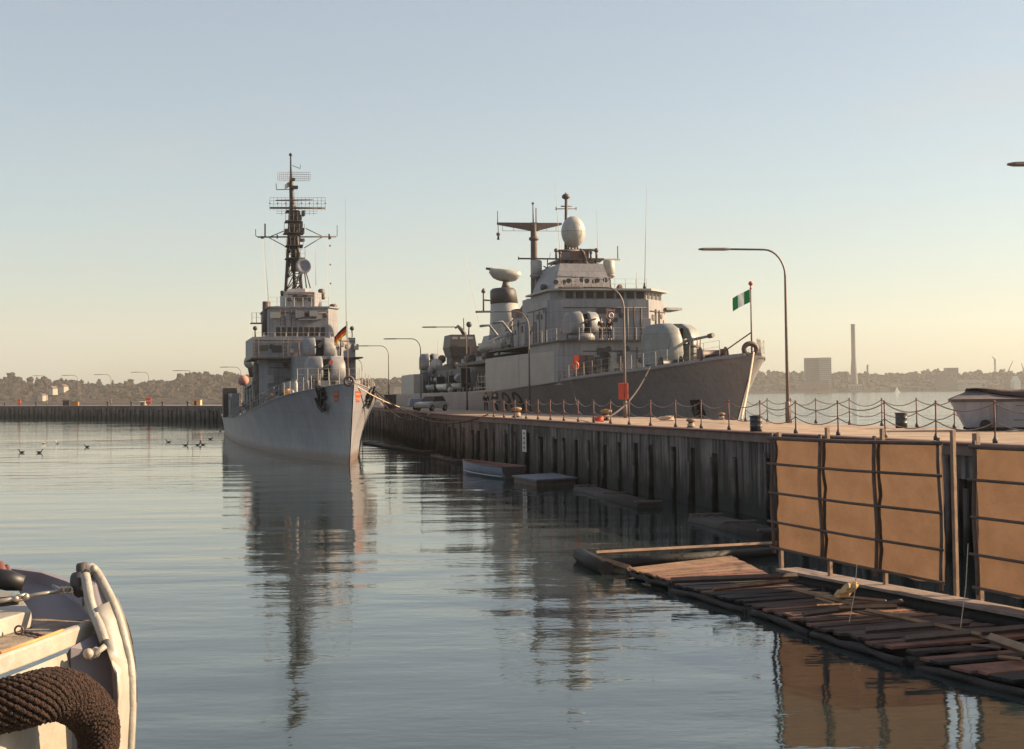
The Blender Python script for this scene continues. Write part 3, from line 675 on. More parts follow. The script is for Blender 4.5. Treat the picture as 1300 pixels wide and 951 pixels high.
# deck clutter (lockers, winches, reels) each a part
rr = random.Random(5)
for i in range(64):
    st = rr.uniform(5, 42); sg = rr.choice((-1, -1, 1)); b = S1.bd(st) - rr.uniform(.35, .9); z = zz(st) - .12; m = rr.choice([GREY, WHITEP, ORANGE, MASTB, POSTW, DARK, GREY])
    h = rr.uniform(.4, 1.15); r = rr.uniform(.10, .28)
    if rr.random() < .5: MB().lathe([(r, 0), (r, h * .8), (r * .5, h)], (sg * b, st, z), 8).build('vent', m, S1.root)
    else: MB().box(sg * b - r, sg * b + r, st - r, st + r, z, z + h).build('deck_locker', m, S1.root, bevel=.02)
mb = MB(); mb.lathe([(.3, 0), (.22, .1), (.22, .5), (.34, .6)], (-.6, 3.4, zz(3.4) - .12), 12); mb.build('capstan', MASTB, S1.root)
mb = MB(); mb.lathe([(.3, 0), (.22, .1), (.22, .5), (.34, .6)], (.7, 3.9, zz(4) - .12), 12); mb.build('capstan', MASTB, S1.root)
# bullring
c = at(443, 483.8, -2.7); mb = MB()
mb.tube([c + Vector((.28 * math.cos(t * math.pi / 8), 0, .28 * math.sin(t * math.pi / 8))) for t in range(17)], .09, 8, caps=False); mb.build('bullring', MASTB, S1.root)
# jackstaff
mb = MB(); mb.tube([at(441.8, 484, -1.6), at(440.6, 408, -1.6)], [.04, .03], 6); mb.build('jackstaff', POSTW, S1.root)
# hull side positions
def hull_pt(ship, sg, px, py, lo=-2, hi=40):
    """point on the hull side seen at a picture position: march over stations"""
    best = None
    for i in range(400):
        st = lerp(lo, hi, i / 400); q = ship.at(px, py, st)
        best_b = ship._b(st, q.z); e = abs(q.x - sg * best_b)
        if best is None or e < best[0]: best = (e, q, st)
    return best[1]
def mk_b(ship, rake, zb, bwtab, flare):
    wt = smooth_tab(bwtab)
    def f(st, z):
        s0 = -rake * max(0, z) / zb; L = 112; u = (st - s0) / (L - s0)
        if u <= 0: return .03
        sdk = -rake + (L + rake) * u; zdk = ship.zd(sdk); t = min(1, max(0, z / zdk)); bwv = max(.03, interp(max(0, st), wt)); bdv = ship.bd(sdk)
        return bwv + (bdv - bwv) * t ** flare
    ship._b = f
mk_b(S1, 2.6, 5.4, [(0, .05), (4, .6), (8, 1.4), (12, 2.15), (18, 3.0), (25, 3.75), (40, 4.8), (60, 5.3)], 1.5)
def decal(ship, sg, pxys, off, thick, lo=-2, hi=30):
    P = [hull_pt(ship, sg, x, y, lo, hi) for x, y in pxys]; n = (P[1] - P[0]).cross(P[-1] - P[0]).normalized()
    if n.x * sg < 0: n = -n
    return P, n
# anchors: shank, arms, flukes and a hawse plate, built thick against the plating
def anchor(ship, sg, px, py, sc=1.0):
    c = hull_pt(ship, sg, px, py, 0, 20); u = hull_pt(ship, sg, px, py - 12, 0, 20); v = hull_pt(ship, sg, px + 5, py, 0, 20)
    upv = (u - c).normalized(); sv = (v - c); sv = (sv - upv * sv.dot(upv)).normalized(); nn = sv.cross(upv); nn = nn if nn.x * sg > 0 else -nn
    def pt(a, b, o=.16): return c + sv * a + upv * b + nn * o
    k = 1.1
    mb = MB(); mb.tube([pt(0, .85 * k), pt(0, -.75 * k)], [.09, .13], 8)
    mb.slab([pt(-.62 * k, -.45 * k), pt(-.30 * k, -.95 * k), pt(.30 * k, -.95 * k), pt(.62 * k, -.45 * k), pt(.3 * k, -.62 * k), pt(-.3 * k, -.62 * k)], .2)
    for q in (-1, 1):
        mb.slab([pt(q * .36 * k, -.7 * k), pt(q * .75 * k, .35 * k, .22), pt(q * .22 * k, -.5 * k)], .14)
        mb.tube([pt(q * .05, .1), pt(q * .5 * k, .62 * k)], .08, 6)
    mb.tube([pt(-.35 * k, .8 * k), pt(.35 * k, .8 * k)], .1, 6)
    mb.ball(pt(0, .9 * k), .17, 8, 6)
    a = mb.build('anchor', BLACK, ship.root)
    m2 = MB(); m2.lathe([(.34, -.25), (.42, 0), (.3, .06)], pt(0, .25, .0), 14, axis=nn); m2.build('hawse_pipe', BLACK, a)
    return a
anchor(S1, -1, 411, 505); anchor(S1, 1, 466, 504)
# painted crests: striped orange red shields
for sg, x0, x1, y0, y1 in ((-1, 424, 430.5, 496.5, 511), (1, 451.5, 457.5, 496.5, 511)):
    for j in range(5):
        ya = lerp(y0, y1, j / 5); yb = ya + 1.9; xs = (x0 + j * .25 * sg, x1 - (j * .5))
        P, n = decal(S1, sg, [(x0 + (.6 if j == 4 else 0), ya), (x1 - .3 * j, ya), (x1 - .3 * j, yb), (x0 + (.6 if j == 4 else 0), yb)], 0, 0, -2, 12)
        MB().slab([p + n * .02 for p in P], .015 if (P[1] - P[0]).cross(P[2] - P[0]).dot(n) > 0 else -.015).build('crest_stripe', RED if j % 2 == 0 else pmat('worn_orange_paint', (.5, .18, .07), .6, .2, 6), S1.root)

# ---------------- ship 2: the frigate beyond the quay
S2 = Ship('warship', (13.75, 92, 0), 12.5, 'large grey frigate beyond the quay with egg shaped radome and black hull number')
S2.hull(118, 5.0, [(-5, 6.75), (-3, 6.6), (0, 6.4), (8, 6.0), (14, 5.75), (20, 5.5), (27, 5.25), (40, 4.9), (52, 4.72), (70, 4.65), (118, 4.6)],
        [(-5, .05), (-4.6, .8), (-4, 1.15), (-3, 1.6), (0, 2.5), (4, 3.2), (8, 4.2), (14, 5.3), (20, 6.0), (27, 6.45), (40, 6.7), (90, 6.7), (118, 5.8)],
        [(0, .05), (5, .7), (12, 1.9), (20, 3.3), (30, 4.7), (45, 6.0), (60, 6.4), (90, 6.2), (118, 5.0)], 1.7, HULL2, DECKP)
mk_b(S2, 5.0, 6.75, [(0, .05), (5, .7), (12, 1.9), (20, 3.3), (30, 4.7), (45, 6.0), (60, 6.4), (90, 6.2)], 1.7)
a2 = S2.at
for sg in (1, -1):
    mb = MB(); rows = [[p + Z * -.03, p + Z * .16, p + Vector((-sg * .18, 0, .16)), p + Vector((-sg * .18, 0, -.03))] for p in S2.edge[sg][1:]]
    mb.loft(rows, smooth=False); mb.build('gunwale', GREY, S2.root)
    S2.rail(sg, -3, 20, 1.5, h=1.15)
    S2.rail(sg, 88, 117, 1.9, h=1.1)
# flush side houses (level 1), following the hull between s=20 and s=45
def side_strip(s0, s1, z0f, z1, b_in, mat, name, step=2.5, sg=-1, off=0):
    mb = MB(); rows = []; n = max(2, int((s1 - s0) / step) + 1)
    for i in range(n):
        st = lerp(s0, s1, i / (n - 1)); b = S2.bd(st) + off; z0 = z0f if not callable(z0f) else z0f(st)
        rows.append([Vector((sg * b, st, z0)), Vector((sg * b, st, z1)), Vector((sg * b_in, st, z1)), Vector((sg * b_in, st, z0))])
    mb.loft(rows, smooth=False); return mb.build(name, mat, S2.root)
ZL1 = 8.55
for sg in (-1, 1):
    side_strip(20, 45, lambda s: S2.zd(s) - .05, 7.9, .2, GREY, 'lower_superstructure', sg=sg)
# pale freshly painted patches on the starboard side
side_strip(21.0, 31.0, lambda s: S2.zd(s) + .02, 7.87, 6.0, LIGHT, 'fresh_paint_patch', off=.012)
side_strip(31.15, 44.9, lambda s: S2.zd(s) + .02, 7.87, 6.3, LIGHT, 'fresh_paint_patch', off=.012)
side_strip(91, 104, lambda s: S2.zd(s) + .05, 7.2, 5.5, LIGHT, 'stern_side_house'); side_strip(91, 104, lambda s: S2.zd(s) + .05, 7.2, 5.5, GREY, 'stern_side_house', sg=1)
prism_part(S2, 'lower_front_house', [(-4.4, 19.2), (3.4, 19.2), (5.6, 21.5), (5.6, 30), (-5.9, 30), (-5.9, 20)], 5.2, ZL1, GREY)
MB().prism([(-4.8, 18.7), (3.7, 18.7), (6.0, 21.2), (6.2, 46), (-6.2, 46), (-6.2, 19.6)], ZL1 + .003, ZL1 + .12).build('upper_deck', DARK, S2.root)
zt2 = 12.25
poly2 = [(-4.3, 25.5), (3.2, 25.5), (5.6, 28.4), (5.6, 34), (-5.2, 34), (-5.2, 26.6)]
prism_part(S2, 'rear_superstructure', [(-5.0, 34.003), (5.4, 34.003), (5.4, 40), (-5.0, 40)], ZL1 + .123, 11.3, GREY)
prism_part(S2, 'bridge_superstructure', poly2, ZL1 + .123, zt2, GREY)
wtop = [(-4.35, 25.2), (3.35, 25.2), (5.8, 28.2), (5.8, 34), (-5.3, 34), (-5.3, 26.3)]
polyw = [(-4.05, 25.9), (3.1, 25.9), (5.4, 28.6), (5.4, 33.5), (-4.9, 33.5), (-4.9, 26.8)]
prism_part(S2, 'pilothouse', polyw, zt2 + .003, 12.98, GREY)
MB().prism(wtop, 12.983, 13.14).build('bridge_roof', LIGHT, S2.root)
MB().prism([(5.6, 28.0), (7.2, 28.6), (7.2, 32), (5.6, 32)], 11.55, 11.75).build('bridge_wing', GREY, S2.root)
windows(S2, (-3.9, 25.9), (3.05, 25.9), 8, 12.36, 12.9, .04); windows(S2, (3.15, 25.95), (5.35, 28.55), 4, 12.36, 12.9, .04, frac=.62)

# seam lines on the bridge front
for p_ in (-2.2, -.4, 1.4):
    MB().box(p_ - .03, p_ + .03, 25.46, 25.497, ZL1 + .2, zt2 - .1).build('stiffener', GREY, S2.root)
# roof house and director tower
tw0 = a2(697, 374, 34); tw1 = a2(765, 336, 34)
prism_part(S2, 'roof_tower', [(-3.9, 29.5), (1.4, 29.5), (1.4, 38), (-3.9, 38)], 13.143, 15.7, GREY, [(-2.9, 31), (.9, 31), (.9, 38), (-2.9, 38)])
prism_part(S2, 'tower_base', [(-4.2, 34.003), (2.2, 34.003), (2.2, 40), (-4.2, 40)], 11.303, 13.1, GREY)
MB().box(.9, 1.9, 33, 36, 13.143, 15.0).build('roof_box', GREY, S2.root)
MB().prism([(-2.2, 32.7), (-1.4, 32.6), (.4, 33.2), (-1.9, 33.2)], 14.3, 15.3).build('roof_shield', BLACK, S2.root)
# platform below the radome
def q2(px, py, st=37): return a2(px, py, st)
mb = MB(); A, B = q2(706, 330), q2(759, 330)
mb.box(A.x, B.x, 35, 40, A.z - .18, A.z)
mb.box(q2(718, 320).x, q2(742, 320).x, 35.5, 39.5, A.z + .003, q2(718, 318).z)
mb.build('radar_platform', MASTB, S2.root)
mb = MB()
for px in (711, 722, 745, 756):
    for st in (35.2, 39.8):
        mb.tube([q2(px, 331, st), q2(lerp(px, 732, -.05), 350, st)], .11, 6)
mb.tube([q2(722, 331, 35.2), q2(712, 350, 35.2)], .09, 6); mb.tube([q2(738, 322, 35.2), q2(752, 350, 35.2)], .22, 6)
mb.tube([q2(724, 352, 37), q2(724, 318, 37)], .4, 8)
mb.build('platform_lattice', MASTB, S2.root)
mb = MB()
for px, py, r in ((706, 318, .2), (711, 321, .16), (757, 318, .22), (750, 321, .15)):
    c = q2(px, py, 35); mb.ball(c, r, 8, 6); mb.tube([c, c + Vector((0, 0, -.7))], .1, 6)
mb.tube([q2(704, 318.5, 35), q2(736.5, 318.0, 35)], .11, 6); mb.tube([q2(744, 322, 35), q2(748, 317.5, 35), q2(759, 317.5, 35)], .12, 6)
mb.tube([q2(736, 316.5, 35), q2(741, 321, 35), q2(744, 331, 35)], .14, 6)
mb.build('platform_brackets', MASTB, S2.root)
c = q2(727.7, 294.6); R_ = 14.8 * 133 / F
mb = MB(); mb.lathe([(max(.02, R_ * math.sin(math.pi * i / 16) * (1 - .10 * math.cos(math.pi * i / 16) * -1 * .0)), -R_ * 1.32 * math.cos(math.pi * i / 16)) for i in range(17)], c, 28)
rad = mb.build('radome', CREAM, S2.root)
MB().lathe([(R_ * 1.004, -.02), (R_ * 1.006, .03)], c, 28).build('seam_band', GREY, rad)
mb = MB(); 
for px in (721, 725, 730, 734): mb.tube([q2(px, 318), q2(lerp(px, 728, .3), 310)], .09, 6)
mb.build('radome_stand', MASTB, S2.root)
mb = MB(); mb.tube([q2(718.8, 330, 41), q2(718.8, 252, 41)], [.2, .14], 8)
mb.lathe([(.12, -.1), (.38, .05), (.38, .25), (.2, .42)], q2(718.4, 252, 41), 12); mb.tube([q2(718.4, 250, 41), q2(718.2, 244.5, 41)], .06, 5)
mb.tube([q2(706, 265.3, 41), q2(731.5, 265, 41)], .045, 5); mb.tube([q2(706, 267, 41), q2(706, 263, 41)], .05, 4); mb.tube([q2(731.5, 267, 41), q2(731.5, 263, 41)], .05, 4); mb.tube([q2(712, 262, 41), q2(726, 262, 41)], .06, 5)
mb.build('pole_mast', MASTB, S2.root)
# long yard
mb = MB(); mb.tube([q2(658, 328.3, 38), q2(787, 329.5, 38)], .075, 6); mb.tube([q2(784.3, 329, 38), q2(784.2, 312.5, 38)], .05, 5); mb.tube([q2(658.3, 330, 38), q2(658.2, 326, 38)], .05, 5)
mb.tube([q2(695, 345, 38), q2(695, 328, 38)], .05, 5); mb.tube([q2(690, 338, 38), q2(708, 348, 38)], .06, 5); mb.tube([q2(690, 343, 38), q2(707, 333, 38)], .045, 5); mb.tube([q2(757, 336, 38), q2(765, 330, 38)], .05, 5)
mb.tube([q2(697, 329, 38), q2(699, 321, 38)], .02, 4); mb.tube([q2(757, 350, 38), q2(757, 330, 38)], .03, 4); mb.tube([q2(760, 350, 38), q2(764, 342, 38)], .06, 4)
mb.build('signal_yard', MASTB, S2.root)
mb = MB(); mb.tube([q2(675, 349, 38), q2(712, 351, 38)], .09, 6); mb.slab([q2(676, 349, 38), q2(712, 350, 38), q2(712, 355, 38), q2(690, 352, 38)], .3); mb.build('bracket_arm', MASTB, S2.root)
for px, nm in ((680.8, 'l'), (773, 'r')):
    c = q2(px, 339.5, 38); r = 7.0 * 135 / F; h = 8.7 * 135 / F
    mb = MB(); mb.lathe([(r * .85, -h), (r, -h * .9), (r, h * .9), (r * .8, h)], c, 16); mb.build('sensor_drum', CREAM, S2.root)
    mb = MB(); mb.lathe([(r * .6, -h - .35), (r * 1.15, -h - .18), (r * 1.1, -h - .01)], c, 16)
    mb.tube([c + Z * (-h - .3), Vector((c.x, c.y, 13.1))], .14, 6)
    mb.build('drum_stand', GREY, S2.root)
# small roof fittings
for px, py, r in ((690, 365, .32), (787, 366, .34), (708.5, 357.5, .2)):
    c = q2(px, py, 33); mb = MB(); mb.ball(c, r, 10, 7); mb.tube([c, Vector((c.x, c.y, 13.1))], .06, 5); mb.build('roof_sensor', MASTB, S2.root)
c = q2(818.3, 366, 30); mb = MB(); mb.box(c.x - .22, c.x + .22, c.y - .2, c.y + .2, 13.14, c.z - .1); mb.tube([Vector((c.x, c.y, c.z - .1)), c + Z * .5], [.17, .06], 8); mb.build('antenna_base', DARK, S2.root)
mb = MB(); mb.tube([q2(818.5, 358, 30), q2(820.8, 238, 30)], [.03, .012], 5); mb.build('whip_antenna', WIRE, S2.root)
for a, b, st in (((608, 410), (589.5, 321), 78), ((711, 318), (704.5, 232), 40), ((759.5, 340), (757.5, 266), 36), ((808.5, 373), (808, 345), 30), ((555, 455), (556, 430), 100)):
    mb = MB(); mb.tube([q2(*a, st), q2(*b, st)], [.03, .012], 4); mb.build('whip_antenna', WIRE, S2.root)
S2.rail(1, 0, 1, pts=[q2(px, 374, 27) + Z * 0 for px in range(745, 800, 7)], name='roof_railing', h=.85, levels=2)
S2.rail(1, 0, 1, pts=[Vector((x, 18.85, ZL1 + .12)) for x in [-4.6 + i * .92 for i in range(9)]], name='upper_deck_railing', h=.95, levels=3)
S2.rail(1, 0, 1, pts=[Vector((-6.1, x, ZL1 + .12)) for x in [20 + i * 1.6 for i in range(16)]], name='side_railing', h=.95, levels=3)
# aft pole mast with big cross arm
mb = MB(); st = 56
def q3(px, py): return a2(px, py, st)
b0 = q3(678.5, 386); mb.tube([Vector((b0.x, st, 9)), q3(677.7, 300), q3(677.7, 284)], [.42, .34, .36], 12)
mb.lathe([(.36, -.1), (.52, 0), (.52, .2), (.36, .3)], q3(677.7, 304.5), 12)
mb.tube([q3(677, 286), q3(676.5, 258)], [.08, .05], 6); mb.tube([q3(680.5, 286), q3(680.5, 264)], .06, 5); mb.lathe([(.1, 0), (.16, .1), (.1, .2)], q3(676.6, 259.5), 8)
mb.build('aft_pole_mast', MASTB, S2.root)
mb = MB(); c = q3(677.7, 288)
for (x, y0, y1) in ((631, 283.2, 284.6), ): pass
L_, R2 = q3(631, 284), q3(713, 284.5)
mb.hexa([Vector((c.x - .4, st - .3, c.z - .42)), Vector((c.x + .4, st - .3, c.z - .42)), Vector((c.x + .4, st + .3, c.z - .42)), Vector((c.x - .4, st + .3, c.z - .42))],
        [Vector((c.x - .4, st - .3, c.z + .42)), Vector((c.x + .4, st - .3, c.z + .42)), Vector((c.x + .4, st + .3, c.z + .42)), Vector((c.x - .4, st + .3, c.z + .42))])
for e, sgn in ((L_, -1), (R2, 1)):
    xa = c.x + sgn * .4
    mb.hexa([(xa, st - .25, c.z - .4), (e.x, st - .12, e.z - .1), (e.x, st + .12, e.z - .1), (xa, st + .25, c.z - .4)], [(xa, st - .25, c.z + .4), (e.x, st - .12, e.z + .12), (e.x, st + .12, e.z + .12), (xa, st + .25, c.z + .4)])
mb.tube([q3(631.8, 284), q3(631.6, 268)], .045, 5); mb.tube([q3(632.3, 286), q3(632.6, 298)], .04, 5); mb.lathe([(.05, .35), (.2, .3), (.2, .05), (.08, 0), (.14, -.4)], q3(632.6, 299.5), 10)
mb.tube([q3(638, 293), q3(712, 293.5)], .02, 4)
for px in (638, 652, 694, 706): mb.tube([q3(px, 287), q3(px, 293.5)], .02, 4)
mb.build('cross_arm', MASTB, S2.root)
# boxes round the mast foot
prism_part(S2, 'mast_house', [(-2.4, 40.003), (4.6, 40.003), (4.6, 62), (-2.4, 62)], 8.68, 11.0, GREY)
for px, py, w_, h_ in ((684, 391, .9, .3), (662, 398, .8, .4), (700, 388, .8, .3)):
    c = a2(px, py, 50); MB().box(c.x - w_, c.x + w_, 49, 51, c.z - h_, c.z + h_).build('deck_box', MASTB, S2.root)
mb = MB()
for i in range(9):
    c = a2(660 + i * 4.5, 396 - i * .8, 50); mb.tube([c, c + Vector((.5, 0, .9))], .06, 4)
mb.tube([a2(656, 398, 50), a2(675, 386, 50), a2(700, 380, 50)], .09, 5)
mb.build('pipework', MASTB, S2.root)
# exhaust trunk and funnel
def ell(px, py, st, rx, ry, n=20): 
    c = a2(px, py, st); return [Vector((c.x + rx * math.cos(2 * math.pi * j / n), c.y + ry * math.sin(2 * math.pi * j / n), c.z)) for j in range(n)]
FS = 70
mb = MB(); mb.loft([ell(641, 470, FS, 1.9, 3.2), ell(641, 412, FS, 1.65, 2.6), ell(640, 386, FS, 1.5, 2.3)]); mb.build('funnel', LIGHT, S2.root)
mb = MB(); mb.loft([ell(640, 385.5, FS, 1.53, 2.33), ell(638.5, 369, FS, 1.42, 2.2), ell(638.5, 366.5, FS, 1.2, 1.9)]); mb.build('funnel_cap', DARK, S2.root)
mb = MB(); mb.loft([ell(660, 470, 66, 1.3, 1.6), ell(664, 420, 66, 1.1, 1.5), ell(662, 396, 66, .9, 1.2)]); mb.build('uptake', GREY, S2.root)
mb = MB(); c = a2(640, 352, FS + 1); mb.tube([a2(642, 368, FS + 1), a2(642, 356, FS + 1)], [.55, .3], 10); mb.tube([a2(636, 368, FS + 1), a2(642, 357, FS + 1)], .12, 6); mb.build('radar_pedestal', MASTB, S2.root)
mb = MB(); rings = []
for i in range(9):
    u = i / 8 * 2 - 1; px = 641 + u * 19.5; cc = a2(px, 345.5 + u * 2.2, FS + 1); hh = (.25 + .78 * math.sqrt(max(0, 1 - u * u)))
    rings.append([cc + Vector((0, -.5 + .7 * u * u, .32)), cc + Vector((0, .1, .30 - hh * .9 * .6)), cc + Vector((0, .35, -hh * 1.05)), cc + Vector((0, -.1, -hh * 1.0)), cc + Vector((0, -.55, -hh * .45)), cc + Vector((0, -.9 + .7 * u * u, .2))])
mb.loft(rings); mb.build('search_radar', CREAM, S2.root)
MB().tube([a2(617, 341, FS + 1), a2(628, 342, FS + 1), a2(660, 347, FS + 1)], [.14, .16, .2], 6).build('radar_feed', MASTB, S2.root)
mb = MB(); mb.tube([a2(613.8, 396, 76), a2(613.8, 366, 76)], .10, 6); mb.lathe([(.2, 0), (.28, .2), (.1, .5)], a2(613.8, 372, 76), 8); mb.tube([a2(604, 396, 76), a2(630, 395.5, 76)], .12, 6); mb.tube([a2(613, 381, 76), a2(628, 382, 76)], .1, 5); mb.build('vent_mast', MASTB, S2.root)
# midships: recessed side, its shade put into a dark colour, with overhanging deck
prism_part(S2, 'midship_house', [(-4.2, 45), (4.2, 45), (4.2, 92), (-4.2, 92)], 4.5, 7.54, pmat('recess_shade_paint', (.06, .06, .07), .6, .15, .6))
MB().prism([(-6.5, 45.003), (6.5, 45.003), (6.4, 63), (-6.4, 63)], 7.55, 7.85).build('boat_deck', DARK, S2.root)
prism_part(S2, 'upper_midship_house', [(-2.6, 62.003), (4.9, 62.003), (4.9, 80), (-2.6, 80)], 7.853, 8.8, GREY)
S2.rail(1, 0, 1, pts=[Vector((-6.3, x, 7.85)) for x in [45.5 + i * 1.6 for i in range(11)]], name='boat_deck_railing', h=1.0, levels=3, mat=DARK)
rings = []
for i in range(11):
    u = i / 10 * 2 - 1; b = 1.15 * (1 - abs(u) ** 3) + .06; y = 52 + u * 4.2; zb_ = 8.9
    rings.append([Vector((-4.6 - b, y, zb_ + .25 * u * u + .7)), Vector((-4.6 - b * .75, y, zb_ + .05)), Vector((-4.6, y, zb_ - .35 + .3 * u * u)), Vector((-4.6 + b * .75, y, zb_ + .05)), Vector((-4.6 + b, y, zb_ + .25 * u * u + .7))])
lb = MB().loft(rings).build('launch', LIGHT, S2.root)
MB().prism([(-5.3, 50.5), (-3.9, 50.5), (-3.9, 54), (-5.3, 54)], 9.62, 10.4, [(-5.1, 50.9), (-4.1, 50.9), (-4.1, 53.8), (-5.1, 53.8)]).build('canopy', GREY, lb)
for y in (48.8, 55.2): MB().tube([Vector((-3.2, y, 8.6)), Vector((-3.4, y, 10.6)), Vector((-4.2, y, 11.6)), Vector((-5.2, y, 11.5))], .14, 7).build('davit', GREY, S2.root)
# small launches and rafts in the side opening
for px, py, st, ln, m in ((578, 484, 76, 5.5, WHITEP), (598, 486, 66, 4.5, LIGHT), (562, 487, 84, 4, GREY)):
    c = a2(px, py, st); rings = []
    for i in range(9):
        u = i / 8 * 2 - 1; b = .55 * (1 - abs(u) ** 3) + .05; y = st + u * ln / 2
        rings.append([Vector((-5.6 - b, y, 5.7 + .12 * u * u)), Vector((-5.6 - b * .8, y, 5.3)), Vector((-5.6, y, 5.05)), Vector((-5.6 + b * .8, y, 5.3)), Vector((-5.6 + b, y, 5.7 + .12 * u * u))])
    MB().loft(rings).build('ships_boat', m, S2.root)
rr = random.Random(8)
for i in range(26):
    st = rr.uniform(47, 88); z = rr.choice((4.6, 4.6, 7.86 if st < 62 else 5.9)); m = rr.choice([DARK, GREY, MASTB, DARK, GREY, BLACK, LIGHT]); r = rr.uniform(.2, .5); h = rr.uniform(.4, 1.6)
    if rr.random() < .5: MB().lathe([(r, -h), (r, h)], (-5.0 - rr.random() * .5, st, z + .5), 10, axis=(0, 1, 0)).build('liferaft_canister', m, S2.root)
    else: MB().box(-5.6, -4.6, st - r, st + r, z, z + h).build('deck_locker', m, S2.root, bevel=.03)
mb = MB()
for k_ in range(3): mb.tube([Vector((-6.2, 46.5, 5.2 + k_ * .55)), Vector((-6.2, 51, 5.2 + k_ * .55))], .05, 4)
for k_ in range(4): mb.tube([Vector((-6.2, 46.5 + k_ * 1.5, 4.9)), Vector((-6.2, 46.5 + k_ * 1.5, 6.6))], .04, 4)
mb.build('accommodation_ladder', WIRE, S2.root)
# flying control cab with windows
cst = 90
def q4(px, py): return a2(px, py, cst)
a, b = q4(567, 441), q4(602, 441)
wd = b.x - a.x
lo_, mid, hi_ = q4(580, 453).z, q4(580, 441).z, q4(580, 425.5).z
poly = lambda k: [(lerp(a.x, b.x, .5 - k), cst - k * 4), (lerp(a.x, b.x, .5 + k), cst - k * 4), (lerp(a.x, b.x, .5 + k), cst + 3), (lerp(a.x, b.x, .5 - k), cst + 3)]
CABM = pmat('dark_brown_grey_paint', (.06, .05, .05), .55, .12, 1)
MB().prism(poly(.40), lo_, mid, poly(.5)).build('control_cab_base', CABM, S2.root)
MB().prism(poly(.49), mid + .003, hi_, poly(.43)).build('control_cab', CABM, S2.root)
for i in range(3):
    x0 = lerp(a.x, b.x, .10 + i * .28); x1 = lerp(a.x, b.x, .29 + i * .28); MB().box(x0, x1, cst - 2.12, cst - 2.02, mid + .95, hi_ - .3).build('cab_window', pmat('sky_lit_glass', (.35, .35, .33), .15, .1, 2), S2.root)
MB().prism([(a.x + .5, cst - 1), (b.x - .2, cst - 1), (b.x - .2, cst + 3), (a.x + .5, cst + 3)], 7.4, lo_ - .003).build('cab_house', DARK, S2.root)
mb = MB(); mb.tube([q4(590, 425), q4(586, 419), q4(581, 414), q4(578, 417)], [.3, .25, .2, .12], 8); mb.tube([q4(589, 425), q4(588.5, 404)], .06, 5); mb.tube([q4(595, 425), q4(595.5, 413)], .09, 6); mb.ball(q4(595.5, 412), .38, 8, 6); mb.build('deck_crane', DARK, S2.root)
# aft twin gun with rounded shields
gun_turret(S2, 98, a2(546, 469, 98).z, 2.6, 2.1, 2.6, p0=a2(546, 469, 98).x, barrel=2.5, mat=TGREY)
c = a2(546, 469, 98); MB().box(c.x - 1.9, c.x + 2.6, 96.6, 100, 4.5, c.z - .62).build('aft_gun_platform', GREY, S2.root)
for i in range(7):
    px = 548 + i * 6.5; c = a2(px, 470 - (i % 3) * 7, 90); r = .5 + .25 * (i % 2)
    MB().lathe([(r * .5, -r), (r, -r * .4), (r, r * .5), (r * .4, r)], c, 10).build('deck_equipment', (GREY, CREAM, DARK, MASTB)[i % 4], S2.root)
# hangar block in the middle aft
prism_part(S2, 'hangar', [(-4.0, 88), (4.8, 88), (4.8, 103), (-4.0, 103)], 4.5, 8.2, pmat('hangar_paint', (.08, .08, .09), .6, .1, .6))
# forward gun
gt = gun_turret(S2, 11.5, 6.55, 3.4, 3.0, 3.3, p0=.35, barrel=3.4, rot=math.radians(26), elev=.12, half=.27, brmat=MASTB, mat=pmat('gun_house_grey', (.20, .21, .205), .5, .14, 1.0, streak=.4, streak_rgb=(.11, .08, .07), seam=(1.5, 1.1, .3, 'wall')))
MB().lathe([(1.9, 0), (1.8, 1.1)], (.35, 11.8, 5.55), 24).build('gun_base', GREY, S2.root)
# forward twin light gun on upper deck
gun_turret(S2, 21.6, ZL1 + .72, 2.5, 1.75, 2.2, p0=a2(741, 430, 21).x, barrel=2.2, rot=math.radians(10), elev=.05, half=.22, mat=TGREY)
# crest on bridge front
c = a2(775.5, 399, 25.4); cr = MB(); k = .92
sh = [(-.42, .5), (-.3, .42), (.3, .42), (.42, .5), (.36, .05), (.5, -.15), (.3, -.4), (0, -.62), (-.3, -.4), (-.5, -.15), (-.36, .05)]
cr.slab([(c.x + x * k, 25.46, c.z + z * k) for x, z in sh], .03); crest = cr.build('crest', pmat('faded_pink_paint', (.60, .33, .28), .6, .1, 8), S2.root)
m2 = MB(); m2.slab([(c.x + x * k * .78, 25.36, c.z + z * k * .78 - .02) for x, z in sh], .04); m2.build('crest_field', pmat('dark_maroon_paint', (.16, .05, .05), .6, .1, 8), crest)
m2 = MB(); m2.lathe([(.24, 0), (.24, .02), (.15, .02), (.15, 0)], (c.x, 25.31, c.z - .1), 16, axis=(0, -1, 0)); m2.build('crest_ring', WHITEP, crest)
# doors, lockers, buoys on the lower front
for px, w_ in ((769, .45), (779, .42)):
    c = a2(px, 460, 19.1); z = c.z
    rg = [Vector((c.x + w_ * math.cos(t * math.pi / 8), 19.15, z + .35 + w_ * math.sin(t * math.pi / 8))) for t in range(9)] + [Vector((c.x - w_, 19.15, z - 1.0)), Vector((c.x + w_, 19.15, z - 1.0))]
    MB().slab(rg, .05).build('doorway' if px == 769 else 'open_door', BLACK if px == 769 else LIGHT, S2.root)
for px, py, w_, h_ in ((762, 472, .4, .35), (789, 455, .3, .35), (745, 462, .15, .2), (752, 475, .3, .2), (735, 478, .4, .25)):
    c = a2(px, py, 19.0); MB().box(c.x - w_, c.x + w_, 18.9, 19.18, c.z - h_, c.z + h_).build('wall_locker', DARK, S2.root)
c = a2(730, 460, 18.9); t = thing('lifebuoy', S2.world(c.x, c.y, c.z), S2.t, label='orange lifebuoy hanging on the grey wall below the frigate\'s small gun', category='lifebuoy')
